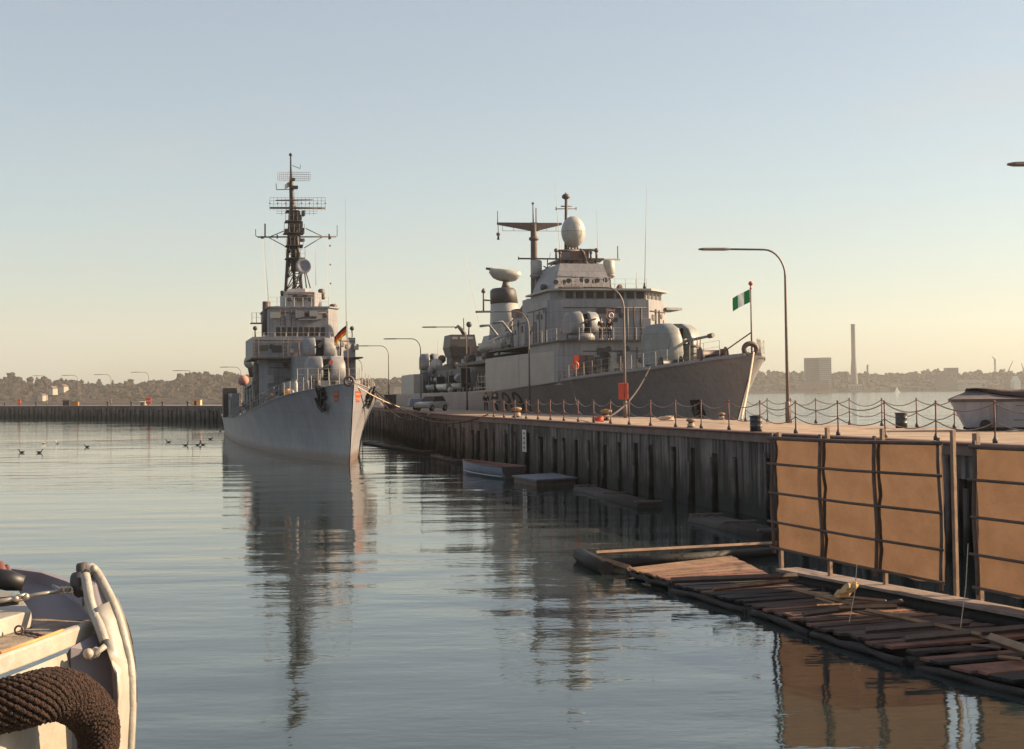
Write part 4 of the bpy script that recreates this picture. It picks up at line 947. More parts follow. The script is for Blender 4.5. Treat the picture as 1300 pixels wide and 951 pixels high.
mb = MB(); mb.tube([Vector((.2 * math.cos(j * math.pi / 8), -.05, .26 * math.sin(j * math.pi / 8) - .25)) for j in range(17)], .11, 8, caps=False); mb.build('ring', RED, t)
MB().box(-.12, .3, -.12, .1, .1, .55).build('canvas_bag', RED, t)
# foredeck: breakwater, winches, reels, stanchions
zz2 = S2.zd
for px, py, w_, h_, m, st in ((852, 468, .8, .55, BLACK, 6.5), (838, 470, .5, .35, ORANGE, 7), (882, 458, .5, .8, POSTW, 3), (905, 453, .95, .55, MASTB, -1), (932, 452, .75, .45, GREY, -2.2), (870, 464, 1.5, .12, GREY, 3), (918, 455, .2, .9, MASTB, -1.5)):
    c = a2(px, py, st); z0 = zz2(st) - .12
    if w_ > .7 and m in (MASTB, BLACK): MB().lathe([(h_ * .8, -w_), (h_, -w_ * .9), (h_ * .6, -w_ * .85), (h_ * .6, w_ * .85), (h_, w_ * .9), (h_ * .8, w_)], (c.x, st, z0 + h_), 14, axis=(1, 0, 0)).build('cable_reel', m, S2.root)
    else: MB().box(c.x - w_ / 2, c.x + w_ / 2, st - .4, st + .4, z0, z0 + h_).build('deck_locker', m, S2.root, bevel=.03)
mb = MB()
for px, y0, y1 in ((876, 441, 432), (880, 441, 428), (885, 441, 430), (889, 441, 431)): mb.tube([a2(px, y0 + 20, 3), a2(px, y1, 3)], .035, 5)
mb.tube([a2(875, 440, 3), a2(888, 440, 3)], .09, 5); mb.tube([a2(876, 450, 3), a2(888, 448, 3)], .05, 5); mb.build('windlass_frame', MASTB, S2.root)
for st, sg in ((-2, .5), (-1, -.7), (2, .8), (5, -1.2), (8, 1.5)):
    MB().lathe([(.25, 0), (.18, .1), (.18, .4), (.28, .5)], (sg, st, zz2(st) - .12), 10).build('bollard', GREY, S2.root)
c = Vector((-.05, -4.5, zz2(-4.5) + .42)); mb = MB()
mb.tube([c + Vector((.42 * math.cos(t * math.pi / 10), 0, .36 * math.sin(t * math.pi / 10))) for t in range(21)], .16, 8, caps=False); mb.build('bullring', MASTB, S2.root)
mb = MB(); 
for t in range(4): mb.tube([Vector((.75 + t * .15, -3.7 + t * .2, zz2(-4))), Vector((.75 + t * .15, -3.7 + t * .2, zz2(-4) + 1.15))], .035, 5)
mb.tube([Vector((.75, -3.7, zz2(-4) + 1.1)), Vector((1.2, -3.1, zz2(-4) + 1.1))], .03, 5); mb.build('bow_railing', WIRE, S2.root)
# jackstaff with tripod
jb = a2(954.5, 452, -3.4); jt = a2(953, 361, -3.4)
mb = MB(); mb.tube([jb, jt], [.06, .04], 7); mb.build('jackstaff', POSTW, S2.root)
mb = MB(); mid_ = jb.lerp(jt, .33); mb.tube([mid_, Vector((jb.x - 2.0, -1.2, zz2(-1)))], .045, 5); mb.tube([mid_, Vector((jb.x + .45, -2.4, zz2(-3)))], .045, 5); mb.build('staff_strut', FENCEM, S2.root)
mb = MB(); mb.ball(jt + Z * .05, .15, 10, 7); mb.ball(jt + Z * -.25, .08, 8, 6); mb.build('staff_head', RED, S2.root)
# hull number, black painted letters
fc = bpy.data.curves.new('number', 'FONT'); fc.body = 'F89'; fc.size = 3.0; fc.extrude = .01; fc.space_character = 1.15
fo = bpy.data.objects.new('number_src', fc); COL.objects.link(fo); bpy.context.view_layer.update()
dg = bpy.context.evaluated_depsgraph_get(); me = bpy.data.meshes.new_from_object(fo.evaluated_get(dg)); bpy.data.objects.remove(fo)
for v in me.vertices:
    # wrap on the starboard side: text x runs towards the bow, y up
    x, y, z = v.co; st = 42.8 - x * 2.2; zc = 2.72 + y * .98
    b = S2._b(st, zc); v.co = (-(b + .03 + z), st, zc)
me.materials.clear(); me.materials.append(BLACK); no = bpy.data.objects.new('hull_number', me); COL.objects.link(no); no.parent = S2.root
# anchor recess on starboard bow
P = [hull_pt(S2, -1, x, y, -3, 20) for x, y in ((876, 508), (888, 507), (896, 527), (882, 529))]; n_ = (P[1] - P[0]).cross(P[3] - P[0]).normalized(); n_ = n_ if n_.x < 0 else -n_
def quadslab(P, n_, o, th): return MB().add([p + n_ * o for p in P] + [p + n_ * (o + th) for p in P], [(0, 1, 2, 3), (7, 6, 5, 4), (0, 1, 5, 4), (1, 2, 6, 5), (2, 3, 7, 6), (3, 0, 4, 7)])
quadslab(P, n_, -.1, .14).build('anchor_recess', BLACK, S2.root)
mb = MB(); ct = sum(P, Vector()) / 4; 
mb.tube([ct + Z * .55 + n_ * .12, ct - Z * .55 + n_ * .16], .09, 7); mb.tube([ct - Z * .5 + n_ * .16 - S2.a * 0, ct - Z * .1 + n_ * .2 + Vector((0, .55, 0))], .1, 6); mb.tube([ct - Z * .5 + n_ * .16, ct - Z * .1 + n_ * .2 - Vector((0, .55, 0))], .1, 6)
mb.build('anchor', DARK, S2.root)

def fittings(ship, a, b, z0, z1, n, seed, big=True, mats=None):
    """doors, portholes, pipes, vents, ladders and lockers on a wall running from a to b (ship plan coordinates, outside on the left of b-a)"""
    n = int(n * 1.7); rr = random.Random(seed); A, B = Vector((*a, 0)), Vector((*b, 0)); d = (B - A); Ln = d.length; d.normalize(); nr = Vector((d.y, -d.x, 0))
    def bx_(x, z, w_, h_, dep): 
        q = A + d * x; m = MB(); o0_, o1_ = nr * .004, nr * dep
        m.hexa([q - d * w_ + o0_ + Z * (z - h_), q + d * w_ + o0_ + Z * (z - h_), q + d * w_ + o1_ + Z * (z - h_), q - d * w_ + o1_ + Z * (z - h_)], [q - d * w_ + o0_ + Z * (z + h_), q + d * w_ + o0_ + Z * (z + h_), q + d * w_ + o1_ + Z * (z + h_), q - d * w_ + o1_ + Z * (z + h_)]); return m
    for i in range(n):
        x = Ln * (i + rr.uniform(.2, .8)) / n; k = rr.random(); m = rr.choice(mats or [GREY, DARK, MASTB, LIGHT, DARK, LIGHT])
        if k < .18 and z1 - z0 > 1.9: bx_(x, z0 + 1.0, .36, .88, .07).build('door', rr.choice([GREY, MASTB]), ship.root, bevel=.03)
        elif k < .38:
            q = A + d * x + Z * rr.uniform(z0 + (z1 - z0) * .5, z1 - .3); MB().lathe([(.22, .0), (.22, .05), (.15, .05)], q, 12, axis=nr).build('porthole', DARK, ship.root)
        elif k < .55:
            q = A + d * x + nr * .08; MB().tube([q + Z * z0, q + Z * (z1 - rr.uniform(.1, .6))], rr.uniform(.035, .07), 6).build('pipe', rr.choice([GREY, MASTB]), ship.root)
        elif k < .65:
            q = A + d * x + nr * .12; lm = MB(); lm.tube([q - d * .2 + Z * z0, q - d * .2 + Z * z1], .025, 4); lm.tube([q + d * .2 + Z * z0, q + d * .2 + Z * z1], .025, 4)
            for j in range(int((z1 - z0) / .3)): lm.tube([q - d * .2 + Z * (z0 + .15 + .3 * j), q + d * .2 + Z * (z0 + .15 + .3 * j)], .018, 4)
            lm.build('ladder', MASTB, ship.root)
        elif k < .85: bx_(x, rr.uniform(z0 + .4, z1 - .4), rr.uniform(.15, .45), rr.uniform(.12, .35), rr.uniform(.1, .35)).build('wall_locker', m, ship.root)
        else: bx_(x, rr.uniform(z0 + .6, z1 - .3), rr.uniform(.25, .5), rr.uniform(.15, .3), .06).build('vent_grille', DARK, ship.root)
    q = Z * (z0 + (z1 - z0) * rr.uniform(.75, .9)) + nr * .06; MB().tube([A + d * .2 + q, B - d * .2 + q], .035, 5).build('cable_run', MASTB, ship.root)
fittings(S2, (-4.3, 25.5), (3.2, 25.5), 8.8, 12.0, 9, 1); fittings(S2, (3.2, 25.5), (5.6, 28.4), 8.8, 12.0, 4, 2); fittings(S2, (-5.2, 34), (-5.2, 26.6), 8.8, 12.0, 6, 3)
fittings(S2, (-4.4, 19.2), (3.4, 19.2), 5.6, 8.4, 9, 4); fittings(S2, (-2.4, 62), (-2.4, 40), 8.8, 10.9, 12, 5); fittings(S2, (-4.2, 92), (-4.2, 45), 4.7, 7.4, 26, 6, mats=[GREY, LIGHT, DARK, WHITEP])
fittings(S2, (-3.9, 29.5), (1.4, 29.5), 13.3, 14.6, 6, 7); fittings(S2, (-4.0, 103), (-4.0, 88), 4.8, 8.0, 8, 8); fittings(S2, (-5.0, 40), (-5.0, 34.1), 8.8, 11.2, 4, 9)
fittings(S1, (-4.8, 27), (1.7, 27), 8.0, 9.5, 7, 11); fittings(S1, (-3.5, 28), (3.4, 28), 5.0, 7.7, 8, 12); fittings(S1, (-2.9, 30), (1.9, 30), 10.7, 12.2, 6, 13); fittings(S1, (-4.2, 37), (-4.2, 28.8), 3.4, 7.6, 7, 14)
fittings(S1, (-1.6, 33), (1.0, 33), 12.6, 13.8, 3, 15); fittings(S1, (1.7, 27), (4.2, 29.6), 8.0, 9.5, 3, 16); fittings(S1, (-.7, 21.5), (1.4, 21.5), 5.9, 7.7, 3, 17); fittings(S1, (-2.6, 90), (-2.6, 37.1), 2.6, 6.0, 20, 18); fittings(S1, (-5.35, 66), (-5.35, 56), 2.6, 4.9, 4, 19)
S1.rail(1, 0, 1, pts=[Vector((-3.3 + i * .75, 30.1, 12.42)) for i in range(8)], name='roof_railing', h=.8, levels=2); S1.rail(1, 0, 1, pts=[Vector((-2.3 + i * .78, 12.9, 5.75)) for i in range(7)], name='deckhouse_railing', h=.9, levels=2)
S2.rail(1, 0, 1, pts=[Vector((-3.8 + i * .85, 29.7, 15.7)) if False else Vector((-4.2 + i * .9, 25.4, 13.14)) for i in range(9)], name='bridge_roof_railing', h=.8, levels=2)
S2.rail(1, 0, 1, pts=[Vector((-2.3, 41 + i * 1.7, 11.0)) for i in range(12)], name='house_railing', h=.9, levels=2)
rr = random.Random(21)
for i in range(26):                                                  # cowls, lockers and aerial tuners on the midship decks
    st = rr.uniform(41, 88); z = 11.0 if st < 61 else (8.8 if st < 79 else 7.55); x = rr.uniform(-2.2, 1.5); h = rr.uniform(.4, 1.5); rad_ = rr.uniform(.15, .5)
    if rr.random() < .5: MB().lathe([(rad_, 0), (rad_, h * .7), (rad_ * 1.3, h * .8), (rad_ * .6, h)], (x, st, z), 10).build('cowl_vent', rr.choice([GREY, DARK, MASTB, LIGHT]), S2.root)
    else: MB().box(x - rad_, x + rad_, st - rad_, st + rad_, z, z + h).build('deck_box', rr.choice([GREY, DARK, MASTB]), S2.root, bevel=.03)
mb = MB()
for x0_, z0_, x1_, z1_ in ((-2, 11.0, .5, 14.5), (.5, 14.5, 3, 11.0), (-2, 11, 3, 14.6)): mb.tube([(x0_, 58, z0_), (x1_, 58, z1_)], .08, 5)
mb.build('mast_brace', MASTB, S2.root)
# ------------------------------------------------------------------ flags
def flag(name, top, along, drop, Lf, Hf, stripes, vertical, label, waves=.12, folds=2.2):
    """cloth hoisted at 'top' (world); along: unit vector of the fly; stripes: materials"""
    t = thing(name, top, 0, label=label, category='flag')
    along = Vector(along).normalized(); side = Vector((-along.y, along.x, 0)).normalized()
    n = len(stripes); nu, nv = 18, 9
    def P(u, v): return along * (Lf * u) + Z * (-Hf * v) + Z * (-drop * u * u) + side * (waves * u * math.sin(folds * 2 * math.pi * u + v * 1.2) + waves * .3 * math.sin(5 * v + 3 * u) * u)
    for i, m in enumerate(stripes):
        g = MB(); rows = []
        for a in range(nu + 1):
            u = a / nu if not vertical else (i + a / nu) / n
            rows.append([P(u, (b / nv) if vertical else (i + b / nv) / n) for b in range(nv + 1)])
        g.loft(rows, closed=False, caps=False); g.build('stripe', m, t, recalc=False)
    return t
flag('flag', S2.world(*jt) + Z * -.3 + Vector((-.06, 0, 0)), (-.96, -.12, -.42), .08, 1.25, .82, [FLG, FLW, FLG], True, 'small green and white striped flag flying at the bow of the right ship', .10, 1.2)
ft = S1.world(*S1.at(440.7, 413, -1.6)); flag('flag', ft + Vector((-.05, 0, 0)), (-.75, -.12, -.50), .25, .95, .6, [FLK, FLR, FLY], False, 'small black, red and gold flag at the bow staff of the left ship', .09, 1.4)
ft = S1.world(*S1.at(370, 229, 42)); flag('flag', ft, (-.8, -.2, -.45), .1, .75, .5, [FLW, pmat('faded_orange_cloth', (.65, .35, .2), .8, .1, 4), FLW], True, 'tiny pale pennant near the masthead of the left ship', .07)

# ------------------------------------------------------------------ people
def skinned(verts, edges, radii, name, mat, parent):
    me = bpy.data.meshes.new(name); me.from_pydata(verts, edges, []); o = bpy.data.objects.new(name, me); COL.objects.link(o)
    m = o.modifiers.new('s', 'SKIN'); ss = o.modifiers.new('ss', 'SUBSURF'); ss.levels = 1; ss.render_levels = 1
    for i, r in enumerate(radii): me.skin_vertices[0].data[i].radius = (r, r) if not isinstance(r, tuple) else r
    me.skin_vertices[0].data[0].use_root = True
    bpy.context.view_layer.update(); dg = bpy.context.evaluated_depsgraph_get(); m2 = bpy.data.meshes.new_from_object(o.evaluated_get(dg)); bpy.data.objects.remove(o)
    m2.materials.clear(); m2.materials.append(mat)
    for p in m2.polygons: p.use_smooth = True
    o2 = bpy.data.objects.new(name, m2); COL.objects.link(o2); o2.parent = parent; return o2
def person(loc, rz, top, legs, cap, label, arms=(0, 0), scale=1.0):
    t = thing('person', loc, rz, label=label, category='person'); t.scale = (scale,) * 3
    # 0 pelvis 1 waist 2 chest 3 neck 4 head 5 crown ; arms ; legs
    V = [(0, 0, .93), (0, 0, 1.08), (0, 0, 1.32), (0, -.01, 1.5), (0, -.02, 1.62), (0, -.01, 1.73)]
    E = [(0, 1), (1, 2), (2, 3), (3, 4), (4, 5)]; Rr = [(.15, .11), (.14, .10), (.17, .11), .055, (.075, .09), (.06, .07)]
    for sgn, bend in ((-1, arms[0]), (1, arms[1])):
        k = len(V); el = (sgn * .27, -.02 - bend * .05, 1.14); wr = (sgn * (.27 - bend * .12), -.04 - bend * .24, .92 + bend * .22); ha = (sgn * (.27 - bend * .16), -.06 - bend * .3, .83 + bend * .28)
        V += [(sgn * .20, 0, 1.42), el, wr, ha]; E += [(2, k), (k, k + 1), (k + 1, k + 2), (k + 2, k + 3)]; Rr += [.06, .045, .032, .035]
        for f in range(4): V.append((ha[0] + sgn * (f - 1.5) * .012, ha[1] - .02 * f, ha[2] - .07 + .005 * f)); E.append((k + 3, len(V) - 1)); Rr.append(.010)
        V.append((ha[0], ha[1] - .05, ha[2] + .01)); E.append((k + 3, len(V) - 1)); Rr.append(.011)
    for sgn in (-1, 1):
        k = len(V); V += [(sgn * .10, 0, .84), (sgn * .11, -.02, .48), (sgn * .12, .02, .09), (sgn * .13, -.14, .04)]; E += [(0, k), (k, k + 1), (k + 1, k + 2), (k + 2, k + 3)]; Rr += [.085, .06, .045, .04]
    skinned(V, E, Rr, 'body', SKIN, t)
    tv = [V[0], V[1], V[2], (0, 0, 1.46)]; te = [(0, 1), (1, 2), (2, 3)]; tr_ = [(.165, .125), (.16, .12), (.19, .13), .08]
    for j, k in ((0, 6), (1, 15)):
        b = len(tv); tv += [V[k], V[k + 1], V[k + 2]]; te += [(2, b), (b, b + 1), (b + 1, b + 2)]; tr_ += [.075, .06, .045]
    skinned(tv, te, tr_, 'jacket', top, t)
    lv = [(0, 0, .95)]; le = []; lr = [(.165, .125)]
    for sgn in (-1, 1):
        b = len(lv); lv += [(sgn * .10, 0, .82), (sgn * .11, -.02, .48), (sgn * .12, .02, .10)]; le += [(0, b), (b, b + 1), (b + 1, b + 2)]; lr += [.10, .075, .065]
    skinned(lv, le, lr, 'trousers', legs, t)
    MB().ball((0, .02, 1.70), .105, 12, 8).build('hair', HAIR, t)
    if cap: MB().lathe([(.10, 0), (.135, .05), (.13, .08), (.02, .09)], (0, -.01, 1.74), 14).build('cap', cap, t)
    MB().ball((0, -.115, 1.63), .018, 6, 5).build('nose', SKIN, t)
    m = MB(); m.ball((-.032, -.1, 1.66), .012, 6, 4); m.ball((.032, -.1, 1.66), .012, 6, 4); m.build('eyes', BLACK, t)
    return t
person(WZ(617, 523, ZD), .4, NAVY, NAVY, ORANGE, 'person in dark clothes and orange cap standing on the quay', (.4, .2), .93)
person(WZ(628.5, 523.5, ZD), -.3, NAVY, NAVY, WHITEP, 'person in dark clothes and white cap standing on the quay', (.3, .8), .98)
c = S2.at(763.5, 437.5, 19.6); person(S2.world(c.x, 19.6, ZL1 + .125), .2, NAVY, NAVY, None, 'person in dark uniform on the frigate\'s upper deck right beside the small gun', (.7, .2))
c = S2.at(774.5, 437.5, 19.8); person(S2.world(c.x, 19.8, ZL1 + .125), -.4, NAVY, NAVY, None, 'person in dark uniform on the frigate\'s upper deck straight below the painted crest', (.2, .7))

# ------------------------------------------------------------------ things on the quay
def bollard(loc, label, s=1.0, mat=YEL, capm=None):
    t = thing('bollard', loc, random.random() * 3, label=label, category='bollard')
    MB().lathe([(.34 * s, 0), (.34 * s, .06 * s), (.2 * s, .12 * s), (.18 * s, .42 * s)], (0, 0, 0), 16).build('post', BLACK, t)
    MB().lathe([(.18 * s, .423 * s), (.34 * s, .50 * s), (.36 * s, .60 * s), (.22 * s, .68 * s), (.02, .70 * s)], (0, 0, 0), 16).build('head', capm or mat, t)
    mb = MB()
    for k in range(3): mb.tube([(.24 * s * math.cos(j * math.pi / 8), .24 * s * math.sin(j * math.pi / 8), (.14 + k * .07) * s) for j in range(17)], .035 * s, 6, caps=False)
    mb.build('rope_turns', ROPE_L, t)
bollard(WZ(656, 530, ZD), 'yellow capped mooring bollard on the quay below the right ship\'s hull number', .95)
bollard(WZ(769.5, 534, ZD), 'yellow capped mooring bollard on the quay left of the lamp with the red case', .9)
def drum(loc, label):
    t = thing('steel_drum', loc, 0, label=label, category='barrel'); t.scale = (.72, .72, .66); mb = MB()
    mb.lathe([(.31, 0), (.31, .28), (.33, .30), (.31, .32), (.31, .58), (.33, .60), (.31, .62), (.31, .86), (.33, .88)], (0, 0, 0), 20); mb.build('barrel_body', BARREL, t)
    MB().lathe([(.345, .83), (.35, .89), (.30, .90), (.29, .84)], (0, 0, 0), 20).build('rim', BARREL, t)
drum(WZ(960, 548, ZD), 'dark blue steel drum on the quay just left of the tall lamp post'); drum(WZ(1144.5, 543.5, ZD), 'dark steel drum on the quay by the far chain fence, left of the covered boat')
def coil(loc, label, m, r=.3):
    o = MB().tube([(r * (1 - .0 * j) * math.cos(j * math.pi / 6), r * math.sin(j * math.pi / 6), .04 + j * .006) for j in range(40)], .03, 6).build('rope_coil', m); o.location = loc; tag(o, label, 'rope coil')
coil(WZ(759, 536, ZD), 'orange rope coil lying at the quay edge beside a yellow capped bollard', RED, .28)
coil(WZ(846, 535, ZD), 'pale rope coil on the quay in front of the right ship\'s hull', ROPE_L, .35)
for px, py, lab in ((916, 533, 'small pale bollard with rope on the far quay edge under the frigate\'s bow'), (877, 543, 'small white capped bollard on the near quay edge')):
    bollard(WZ(px, py, ZD), lab, .55, capm=POSTW)
# case on the lamp pole
t = thing('lifebuoy_case', bB + Vector((-.1, -.17, 0)), 0, label='orange red lifebuoy case fixed to the lamp pole in front of the right ship', category='case')
zc = WY(791, 497, bB.y).z - ZD
MB().box(-.30, .02, -.1, .08, zc - .48, zc + .5).build('case_body', RED, t, bevel=.04); MB().box(.04, .27, -.1, .08, zc - .46, zc + .5).build('case_lid', RED, t, bevel=.04)
# dark hut between the ships
c = WZ(495.5, 519, ZD); t = thing('hut', c, .1, label='small dark box hut on the quay between the two ships', category='hut'); w_ = 15 / F * c.y / 2; h_ = 17 / F * c.y
MB().box(-w_, w_, -.7, .7, 0, h_).build('wall', DARK, t); MB().box(-w_ - .1, w_ + .1, -.8, .8, h_ + .003, h_ + .1).build('roof', MASTB, t); MB().box(-w_ * .2, w_ * .3, -.73, -.703, .05, h_ * .75).build('door', BLACK, t)
# parked car
def car(loc, rz, label):
    t = thing('parked_car', loc, rz, label=label, category='car'); L = 3.6; rings = []
    prof = [(-1.8, .35, .62), (-1.75, .32, .78), (-.95, .28, .86), (-.9, .28, .88), (.9, .28, .9), (1.3, .28, .88), (1.78, .32, .8), (1.82, .35, .6)]
    for x, z0, z1 in prof: rings.append([(x, -.74, z0), (x, -.78, (z0 + z1) / 2), (x, -.72, z1), (x, .72, z1), (x, .78, (z0 + z1) / 2), (x, .74, z0)])
    MB().loft(rings, smooth=False).build('body', CARP, t, bevel=.04)
    cab = MB(); cab.hexa([(-.85, -.68, .885), (1.45, -.68, .885), (1.45, .68, .885), (-.85, .68, .885)], [(-.3, -.56, 1.36), (1.1, -.56, 1.36), (1.1, .56, 1.36), (-.3, .56, 1.36)]); cab.build('cabin_glass', GLASS, t)
    MB().box(-.32, 1.12, -.57, .57, 1.363, 1.40).build('roof', CARP, t, bevel=.02)
    for sx in (-1.15, 1.15):
        for sy in (-.72, .72):
            wh = MB(); wh.lathe([(.30, -.09), (.32, -.06), (.32, .06), (.30, .09)], (sx, sy, .31), 16, axis=(0, 1, 0)); w0 = wh.build('wheel', RUBBER, t); MB().lathe([(.17, -.1), (.17, .1)], (sx, sy, .31), 12, axis=(0, 1, 0)).build('rim', STEEL, w0)
    for sy in (-.55, .55): MB().lathe([(.10, 0), (.10, .04)], (-1.80, sy, .66), 12, axis=(-1, 0, 0)).build('headlight', WHITEP, t)
    MB().box(-1.86, -1.83, -.7, .7, .38, .46).build('bumper', STEEL, t)
    return t
car(WZ(548, 522, ZD), math.radians(62), 'small silver car parked on the quay beside the right ship\'s stern')
c = WZ(529, 521, ZD); t = thing('equipment_trailer', c, .3, label='blue grey covered trailer on the quay just left of the silver car', category='trailer')
MB().hexa([(-.9, -.6, .35), (.9, -.6, .35), (.9, .6, .35), (-.9, .6, .35)], [(-.75, -.5, 1.15), (.6, -.5, 1.2), (.6, .5, 1.2), (-.75, .5, 1.15)]).build('cover', BOAT_B, t, bevel=.08)
for sy in (-.62, .62): MB().lathe([(.24, -.07), (.24, .07)], (0, sy, .24), 12, axis=(0, 1, 0)).build('wheel', RUBBER, t)
MB().tube([(.9, 0, .45), (1.7, 0, .25)], .05, 6).build('drawbar', STEEL, t)
# covered boat on a trolley at the right
tb = WZ(1245, 547, ZD); rt_ = math.radians(-14)
t = thing('covered_boat', tb, rt_, label='lilac grey boat under a brown tarpaulin on the quay at the right edge', category='boat')
mb = MB(); rings = []
for i in range(9):
    y = i / 8 * 4.6; k = 1 + .06 * math.sin(i / 8 * math.pi)
    x = i * .52
    rings.append([(-.95 + x, -.0 + i * .06, 1.08), (-.55 + x, 0 + i * .06, .10), (-.45 + x, 1.5 + i * .06, .10), (-.75 + x, 1.8 + i * .06, 1.08), (-.4 + x, .9 + i * .06, 1.1)])
# hull as a long scow running to the right, slanted stern at the left
def scow(zk): return None
hb = [(-.48, 0), (4.8, 0), (4.8, 1.5), (-.48, 1.5)]; ht = [(-.92, -.22), (5.2, -.22), (5.2, 1.75), (-.92, 1.75)]
mb.prism(hb, .12, 1.02, ht); mb.build('hull', BOAT_W, t)
MB().prism([(-.98, -.27), (5.25, -.27), (5.25, 1.8), (-.98, 1.8)], 1.023, 1.12).build('gunwale', MASTB, t)
MB().tube([(.45, -.14, .16), (.5, -.27, 1.0)], .035, 6).build('rib', MASTB, t)
rd = MB(); rd.add([(-.98, -.24, 1.123), (-.98, 1.78, 1.123), (-.35, .5, 1.42), (5.2, -.24, 1.123), (5.2, 1.78, 1.123), (5.2, .7, 1.36)], [(0, 2, 1), (0, 3, 5, 2), (1, 2, 5, 4), (3, 4, 5), (0, 1, 4, 3)]); rd.build('canopy_frame', pmat('dull_mauve_boards', (.15, .125, .13), .9, .2, 4), t)
tp = MB(); rows = []
for i in range(14):
    u = i / 13; x = lerp(-.42, 4.6, u); zr = 1.47 - .16 * u + .03 * math.sin(u * 17); rows.append([(x, .55 - .75 * min(1, u * 2.4 + .05), lerp(zr, 1.2, min(1, u * 2.4 + .05)) + .02 * math.sin(u * 29)), (x, .3, zr + .0), (x, .6, zr + .03), (x, 1.0, zr - .02), (x, 1.5, zr - .12)])
tp.loft(rows, closed=False, caps=False); o = tp.build('tarpaulin', TARP, t); sm = o.modifiers.new('s', 'SOLIDIFY'); sm.thickness = .04
MB().box(-.5, 4.8, .0, .1, .02, .115).build('keel_runner', WOODD, t); MB().box(-.5, 4.8, 1.3, 1.4, .02, .115).build('keel_runner', WOODD, t)
for x in (.15, 3.6): 
    wh = MB(); wh.lathe([(.18, -.07), (.20, -.04), (.20, .04), (.18, .07)], (x, -.32, .2), 16, axis=(0, 1, 0)); wh.build('wheel', RUBBER, t)

# ------------------------------------------------------------------ mooring ropes
def rope(name, a, b, sag, r, mat, label, n=16):
    mid = a; pts = [a.lerp(b, i / n) - Z * (sag * 4 * (i / n) * (1 - i / n)) - a for i in range(n + 1)]
    o = MB().tube(pts, r, 6).build(name, mat); o.location = a; tag(o, label, 'rope', 'mooring ropes'); return o
def gpt(ship, px, py, st): return ship.world(*ship.at(px, py, st))
q = WZ(560, 523.5, ZD + .1)
rope('mooring_rope', gpt(S1, 446, 486, -2.4), WZ(535, 523, ZD + .1), .35, .045, ROPE_L, 'pale mooring rope sagging from the left ship\'s bow tip to the quay edge')
rope('mooring_rope', gpt(S1, 468, 488, 8), WZ(620, 526, ZD + .15), 1.5, .05, ROPE_D, 'upper dark mooring rope from the left ship\'s starboard rail, reaching farthest along the quay')
rope('mooring_rope', gpt(S1, 474, 494, 12), WZ(545, 525, ZD + .1), 1.3, .05, ROPE_D, 'lower dark mooring rope from the left ship drooping below the quay edge')
rope('mooring_rope', gpt(S2, 825, 466, 5), WZ(770, 531, ZD + .4), .5, .05, ROPE_D, 'dark mooring rope from the frigate\'s foredeck down to the bollard by the lamp')
rope('mooring_rope', gpt(S2, 725, 480, 19), WZ(733, 517, ZD + .6), .1, .045, ROPE_D, 'short black rope hanging down the frigate\'s side below the forward house')
rope('mooring_rope', S2.world(-.2, -5.4, 6.9), WZ(941, 533, ZD + .2), .2, .06, ROPE_L, 'pale thick rope hanging from the frigate\'s bow ring to the quay')
rope('mooring_rope', gpt(S2, 505, 503, 117), WZ(470, 512, ZD + .3), .8, .05, ROPE_D, 'far dark rope from the frigate\'s stern running left along the quay')

# ------------------------------------------------------------------ floats, pontoon, rowing boat
def floatlog(p0, p1, wdt, h, label, mat=WOODD, name='fender_float'):
    o = Vector((p0.x, p0.y, 0)); d = (p1 - p0); d.z = 0; Ln = d.length; d.normalize(); rz = math.atan2(d.y, d.x)
    t = thing(name, o, rz, label=label, category='float')
    for j in range(3):
        y = (j - 1) * wdt / 3; mb = MB(); mb.tube([(0, y, h - wdt * .17), (Ln, y + random.uniform(-.03, .03), h - wdt * .17)], wdt * .17, 8); mb.build('log', mat, t)
    for x in (.3, Ln / 2, Ln - .3): MB().box(x - .08, x + .08, -wdt / 2, wdt / 2, h + .003, h + .07).build('cross_beam', WOODM, t)
    return t
floatlog(WZ(742, 618, .15), WZ(826, 640, .15), 1.1, .2, 'dark timber fender float along the quay wall right of the flat pontoon')
floatlog(WZ(893, 656, .15), WZ(990, 678, .15), 1.2, .22, 'dark timber fender float against the wall left of the burlap screens')
floatlog(WZ(466, 562, .15), WZ(545, 574, .15), .9, .2, 'far dark timber fender float between the left ship\'s bow and the wall')
floatlog(WZ(552, 578, .15), WZ(586, 586, .15), .7, .2, 'short dark timber float behind the rowing boat')
P = [WZ(650, 603.5, .35), WZ(680.5, 609, .35), WZ(733, 606, .35), WZ(703, 600.3, .35)]
o = (P[0]).copy(); o.z = 0; t = thing('pontoon', o, 0, label='flat grey blue pontoon floating at the quay wall beside the rowing boat', category='pontoon')
MB().add([p - o - Z * .08 for p in P] + [p - o for p in P], [(3, 2, 1, 0), (4, 5, 6, 7), (0, 1, 5, 4), (1, 2, 6, 5), (2, 3, 7, 6), (3, 0, 4, 7)]).build('deck_planks', pmat('blue_grey_planks', (.12, .125, .155), .7, .15, 3, bump=.3, bscale=8), t)
c = (P[0] + P[2]) / 2 - o
MB().add([(p - o).lerp(c, .06) - Z * .5 for p in P] + [(p - o).lerp(c, .06) - Z * .083 for p in P], [(3, 2, 1, 0), (4, 5, 6, 7), (0, 1, 5, 4), (1, 2, 6, 5), (2, 3, 7, 6), (3, 0, 4, 7)]).build('float_box', WOODM, t)
